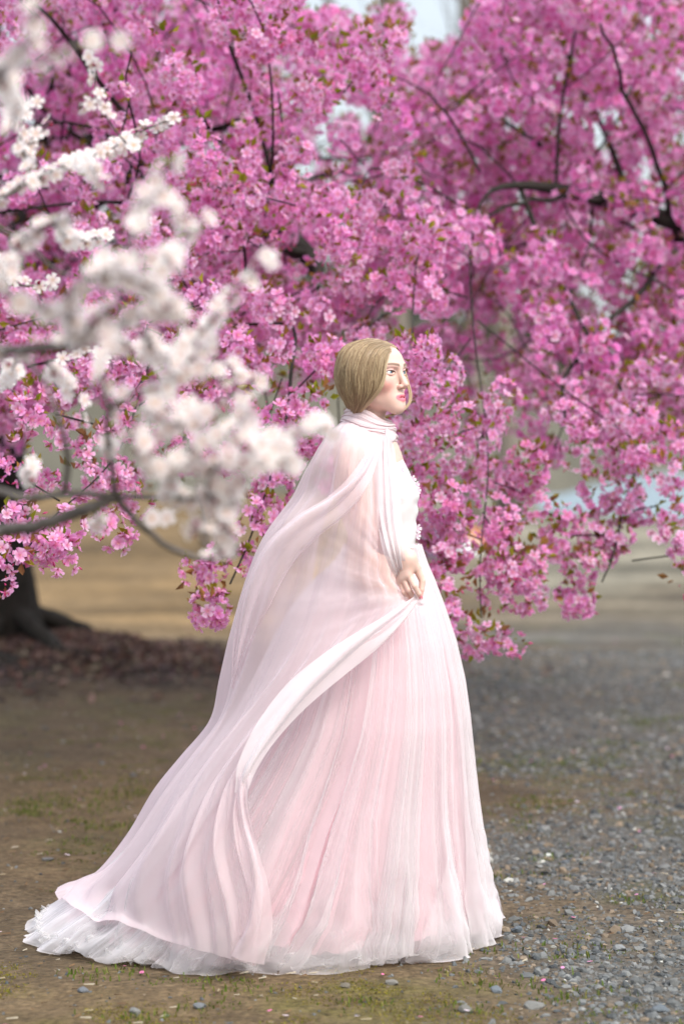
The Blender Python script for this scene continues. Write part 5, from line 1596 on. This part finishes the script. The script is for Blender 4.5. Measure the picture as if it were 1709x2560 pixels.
# rows run from the near front edge, over the near side, round the left outline, to the far side
rows = [
    [(962, 1092, 6.425), (925, 1078, 6.415), (890, 1062, 6.42), (864, 1055, 6.455), (856, 1052, 6.50), (864, 1054, 6.56), (890, 1060, 6.59)],
    [(972, 1150, 6.375), (930, 1122, 6.310), (880, 1092, 6.290), (834, 1086, 6.35), (812, 1098, 6.50), (822, 1104, 6.62), (880, 1110, 6.70)],
    [(978, 1210, 6.330), (930, 1190, 6.260), (870, 1160, 6.250), (802, 1150, 6.32), (772, 1172, 6.50), (782, 1180, 6.66), (860, 1180, 6.76)],
    [(982, 1290, 6.270), (930, 1275, 6.225), (860, 1250, 6.240), (775, 1235, 6.33), (735, 1246, 6.50), (745, 1250, 6.70), (830, 1260, 6.80)],
    [(990, 1370, 6.205), (930, 1360, 6.195), (840, 1340, 6.210), (720, 1320, 6.28), (664, 1340, 6.50), (680, 1350, 6.74), (800, 1350, 6.85)],
    [(1002, 1440, 6.215), (935, 1440, 6.175), (820, 1435, 6.185), (690, 1430, 6.26), (618, 1440, 6.50), (640, 1450, 6.76), (780, 1450, 6.90)],
    [(1040, 1493, 6.212), (955, 1508, 6.165), (800, 1540, 6.150), (655, 1560, 6.24), (578, 1575, 6.50), (605, 1580, 6.80), (750, 1560, 6.95)],
    [(985, 1560, 6.120), (890, 1600, 6.110), (750, 1650, 6.120), (620, 1680, 6.24), (552, 1700, 6.50), (580, 1700, 6.84), (720, 1680, 7.00)],
    [(850, 1665, 6.060), (770, 1710, 6.060), (665, 1760, 6.100), (575, 1790, 6.24), (531, 1800, 6.50), (560, 1810, 6.88), (690, 1790, 7.05)],
    [(720, 1790, 6.000), (660, 1830, 6.010), (575, 1870, 6.070), (505, 1890, 6.24), (462, 1897, 6.50), (500, 1900, 6.90), (640, 1900, 7.07)],
    [(640, 1890, 5.950), (585, 1940, 5.970), (510, 1970, 6.050), (440, 1985, 6.24), (400, 1985, 6.52), (440, 1985, 6.92), (590, 1990, 7.09)],
    [(608, 1975, 5.920), (550, 2040, 5.940), (460, 2075, 6.020), (375, 2085, 6.24), (338, 2090, 6.54), (380, 2085, 6.93), (540, 2080, 7.10)],
    [(606, 2080, 5.905), (535, 2150, 5.920), (420, 2170, 6.010), (310, 2170, 6.26), (262, 2178, 6.56), (310, 2170, 6.94), (480, 2150, 7.10)],
    [(640, 2220, 5.900), (555, 2270, 5.910), (410, 2260, 6.000), (260, 2220, 6.28), (198, 2218, 6.58), (250, 2205, 6.94), (440, 2185, 7.10)],
    [(652, 2330, 5.900), (560, 2345, 5.900), (420, 2325, 5.985), (240, 2262, 6.28), (165, 2228, 6.58), (220, 2215, 6.94), (420, 2200, 7.10)],
    [(640, 2416, 5.895), (560, 2392, 5.895), (420, 2352, 5.980), (225, 2285, 6.29), (140, 2236, 6.60), (200, 2222, 6.94), (410, 2205, 7.10)],
]
ctl = np.array([[ND(*q) if j < 4 else P(*q) for j, q in enumerate(r)] for r in rows])
NU, NV = 260, 190
cg = catmull_axis(catmull_axis(ctl, NV, 0), NU, 1)          # [v][u]
Vg, Ug = np.meshgrid(np.linspace(0, 1, NV), np.linspace(0, 1, NU), indexing='ij')
def grid_normals(g):
    du = np.gradient(g, axis=1); dv = np.gradient(g, axis=0)
    n = np.cross(du, dv); n /= np.linalg.norm(n, axis=-1, keepdims=True) + 1e-9
    return n
gn = grid_normals(cg)
# folds run down the cape (constant u, fanning), bunched towards the near edge at the neck
uw = Ug ** 0.8
fold = 0.010 * np.sin(2 * np.pi * (uw * 7 + 0.25 * np.sin(Vg * 5))) + 0.006 * np.sin(2 * np.pi * (uw * 15 + 0.4 * np.sin(Vg * 7 + 1)))
nz = vnoise(np.stack([uw.ravel() * 16, Vg.ravel() * 3], 1), 1.0, 31).reshape(NV, NU) * 0.010 + vnoise(np.stack([uw.ravel() * 44, Vg.ravel() * 4], 1), 1.0, 32).reshape(NV, NU) * 0.004 + vnoise(np.stack([uw.ravel() * 110, Vg.ravel() * 6], 1), 1.0, 33).reshape(NV, NU) * 0.0014
amp = np.clip(Vg * 6, 0.15, 1) * (0.55 + 0.9 * Vg ** 1.5) * np.clip(1.15 - np.abs(Ug - 0.62) * 0.3, 0.6, 1)
pin = 1 - 0.8 * np.exp(-(((Vg - 0.40) / 0.06) ** 2 + (Ug / 0.2) ** 2))          # gathered flat where the hand holds it
sgn = np.where(gn[..., 1:2].mean() > 0, -1.0, 1.0)
amp = amp * (1 - 0.55 * np.clip((Vg - 0.85) / 0.15, 0, 1))
hand = P(1040, 1490, 6.2)
rx, rz = cg[..., 0] - hand[0], cg[..., 2] - hand[2]
rad_ = np.hypot(rx, rz); ang_ = np.arctan2(rz, rx)
pull = 0.0042 * (vnoise(np.stack([(ang_ * 7).ravel(), np.zeros(ang_.size)], 1), 1.0, 71) + 0.6 * vnoise(np.stack([(ang_ * 19).ravel(), rad_.ravel() * 6], 1), 1.0, 72)).reshape(ang_.shape) * np.exp(-((rad_ - 0.14) / 0.17) ** 2) * (Ug < 0.5)
cg = cg + gn * ((fold + nz) * amp * pin + pull)[..., None] * sgn
cg[..., 2] = np.maximum(cg[..., 2], 0.012)
cape = obj("cape", mesh_np("cape", cg.reshape(-1, 3), grid_faces(NU, NV)), M_chiffon, person)

def ribbon(name, ctl, widths, nu=16, nv=120, amp=0.006, nf=3.0, seed=0, mat=None, parent=None, gap=0.115):
    """a turned-over strip of the cape: centre line in px, width in px across the line"""
    L_ = []
    c2 = np.array([q[:2] for q in ctl], float)
    t2 = np.gradient(c2, axis=0); t2 /= np.linalg.norm(t2, axis=1)[:, None]
    n2 = np.stack([-t2[:, 1], t2[:, 0]], 1)
    rows_ = []
    for (px, py, d), n, w in zip(ctl, n2, widths):
        row = []
        for o in np.linspace(-0.5, 0.5, 5):
            bow = -0.02 * (1 - (2 * o) ** 2) * min(1, w / 60)
            row.append(ND(px + n[0] * o * w, py + n[1] * o * w, d, gap) + np.array((0, bow * (w > 40), 0)))
        rows_.append(row)
    g = catmull_axis(catmull_axis(np.array(rows_), nv, 0), nu, 1)
    n = grid_normals(g)
    vv, uu = np.meshgrid(np.linspace(0, 1, nv), np.linspace(0, 1, nu), indexing='ij')
    k = amp * np.cos(2 * np.pi * (uu * nf + 0.3 * np.sin(vv * 4 + seed))) + 0.5 * amp * vnoise(np.stack([uu.ravel() * nf * 2.5, vv.ravel() * 4], 1), 1.0, seed).reshape(nv, nu)
    g = g + n * (k * np.clip(vv * 7, 0.1, 1) * np.clip((1 - vv) * 9, 0.25, 1))[..., None]
    g[..., 2] = np.maximum(g[..., 2], 0.012)
    return obj(name, mesh_np(name, g.reshape(-1, 3), grid_faces(nu, nv)), mat, parent)

ribbon("gathered_edge", [(960, 1086, 6.402), (963, 1150, 6.345), (968, 1220, 6.295), (972, 1300, 6.235), (984, 1380, 6.178), (1005, 1462, 6.214)],
       [30, 44, 58, 56, 42, 10], 30, 110, 0.007, 4.0, 3, M_chiffon_fold, cape)
ribbon("turned_edge", [(1043, 1493, 6.192), (1000, 1535, 6.150), (925, 1588, 6.10), (840, 1652, 6.06), (750, 1732, 6.02), (675, 1825, 5.98), (622, 1915, 5.94), (600, 1985, 5.92)],
       [14, 34, 56, 70, 74, 64, 46, 28], 24, 140, 0.009, 1.6, 5, M_chiffon_fold, cape)
ribbon("turned_edge", [(612, 1935, 5.925), (604, 2000, 5.905), (612, 2070, 5.895), (632, 2140, 5.885), (645, 2220, 5.88), (642, 2310, 5.88), (618, 2400, 5.88)],
       [30, 30, 36, 44, 50, 62, 84], 24, 130, 0.010, 1.5, 6, M_chiffon, cape)
# the pinched corner sticking out of the fingers
ribbon("pinched_corner", [(1036, 1484, 6.192), (1046, 1500, 6.186), (1051, 1515, 6.188)], [8, 18, 24], 8, 20, 0.003, 1.0, 8, M_chiffon_fold, cape, 0.10)
# shoulder fold sweeping back from the knot over the arm
ribbon("turned_edge", [(950, 1094, 6.385), (903, 1190, 6.20), (840, 1262, 6.17), (760, 1320, 6.18), (692, 1390, 6.19), (640, 1490, 6.22), (604, 1600, 6.26), (580, 1720, 6.30)],
       [16, 44, 66, 84, 92, 74, 40, 4], 24, 140, 0.010, 1.8, 9, M_chiffon, cape)

# ------------------------------------------------------------------ scarf collar round the neck
nv, nu = 110, 110
ph = np.linspace(0, 2 * np.pi, nu, endpoint=False)
Vs = []
rg = np.random.default_rng(4)
for i, t in enumerate(np.linspace(0, 1, nv)):
    lft = np.array((866 + (846 - 866) * t, 1012 + 60 * t)); rgt = np.array((976 + (993 - 976) * t ** 0.8, 1050 + 52 * t))
    a, b = P(lft[0], lft[1], 6.5), P(rgt[0], rgt[1], 6.5)
    c = (a + b) / 2; hx = (b[0] - a[0]) / 2
    hy = 0.060 + 0.030 * t
    tw = ph * 0.9 / np.pi
    puff = 0.0062 * (np.abs(np.sin(np.pi * (t * 4.2 + 0.45 * np.cos(ph + 0.5) + 0.2 * np.sin(2 * ph)))) ** 0.75 - 0.6) + 0.0014 * (np.abs(np.sin(np.pi * (t * 11 + 0.9 * np.cos(ph + 2)))) - 0.5)
    puff = puff + 0.003 * vnoise(np.stack([np.cos(ph) * 1.5, np.sin(ph) * 1.5, np.full(nu, t * 9)], 1), 1.0, 9)
    puff = puff - 0.014 * max(0, 0.10 - t) / 0.10 - 0.010 * max(0, t - 0.93) / 0.07
    knot = 0.010 * np.exp(-((ph + 0.55 - 2 * np.pi * (ph > np.pi)) / 0.45) ** 2) * math.sin(math.pi * min(1, t * 1.1))
    x = c[0] + (hx + puff + knot) * np.cos(ph); y = c[1] + (hy + puff + knot) * np.sin(ph)
    z = a[2] + (b[2] - a[2]) * (0.5 + 0.5 * np.cos(ph)) + 0.004 * np.sin(3 * ph + t * 6)
    Vs.append(np.stack([x, y, z], 1))
M_scarf = mat_cloth("scarf_chiffon", (0.79, 0.67, 0.70), 0.25)
scarf = obj("scarf", mesh_np("scarf", np.array(Vs).reshape(-1, 3), grid_faces(nu, nv, True)), M_scarf, person)
mb = MB()
for j in range(5):
    a = (966 + j * 5, 1072 + 4 * j, 6.412 + .004 * j); b = (966 + j * 4, 1090 + j * 2, 6.40); c = (954 + j * 4, 1106 + j, 6.40)
    Vt, Ft = tube(catmull([P(*a), P(*b), P(*c)], 12), 0.0065 * np.sin(np.linspace(0.5, 2.7, 12)), 8)
    mb.add(Vt, Ft)
obj("knot", mb.mesh("knot"), M_scarf, scarf)
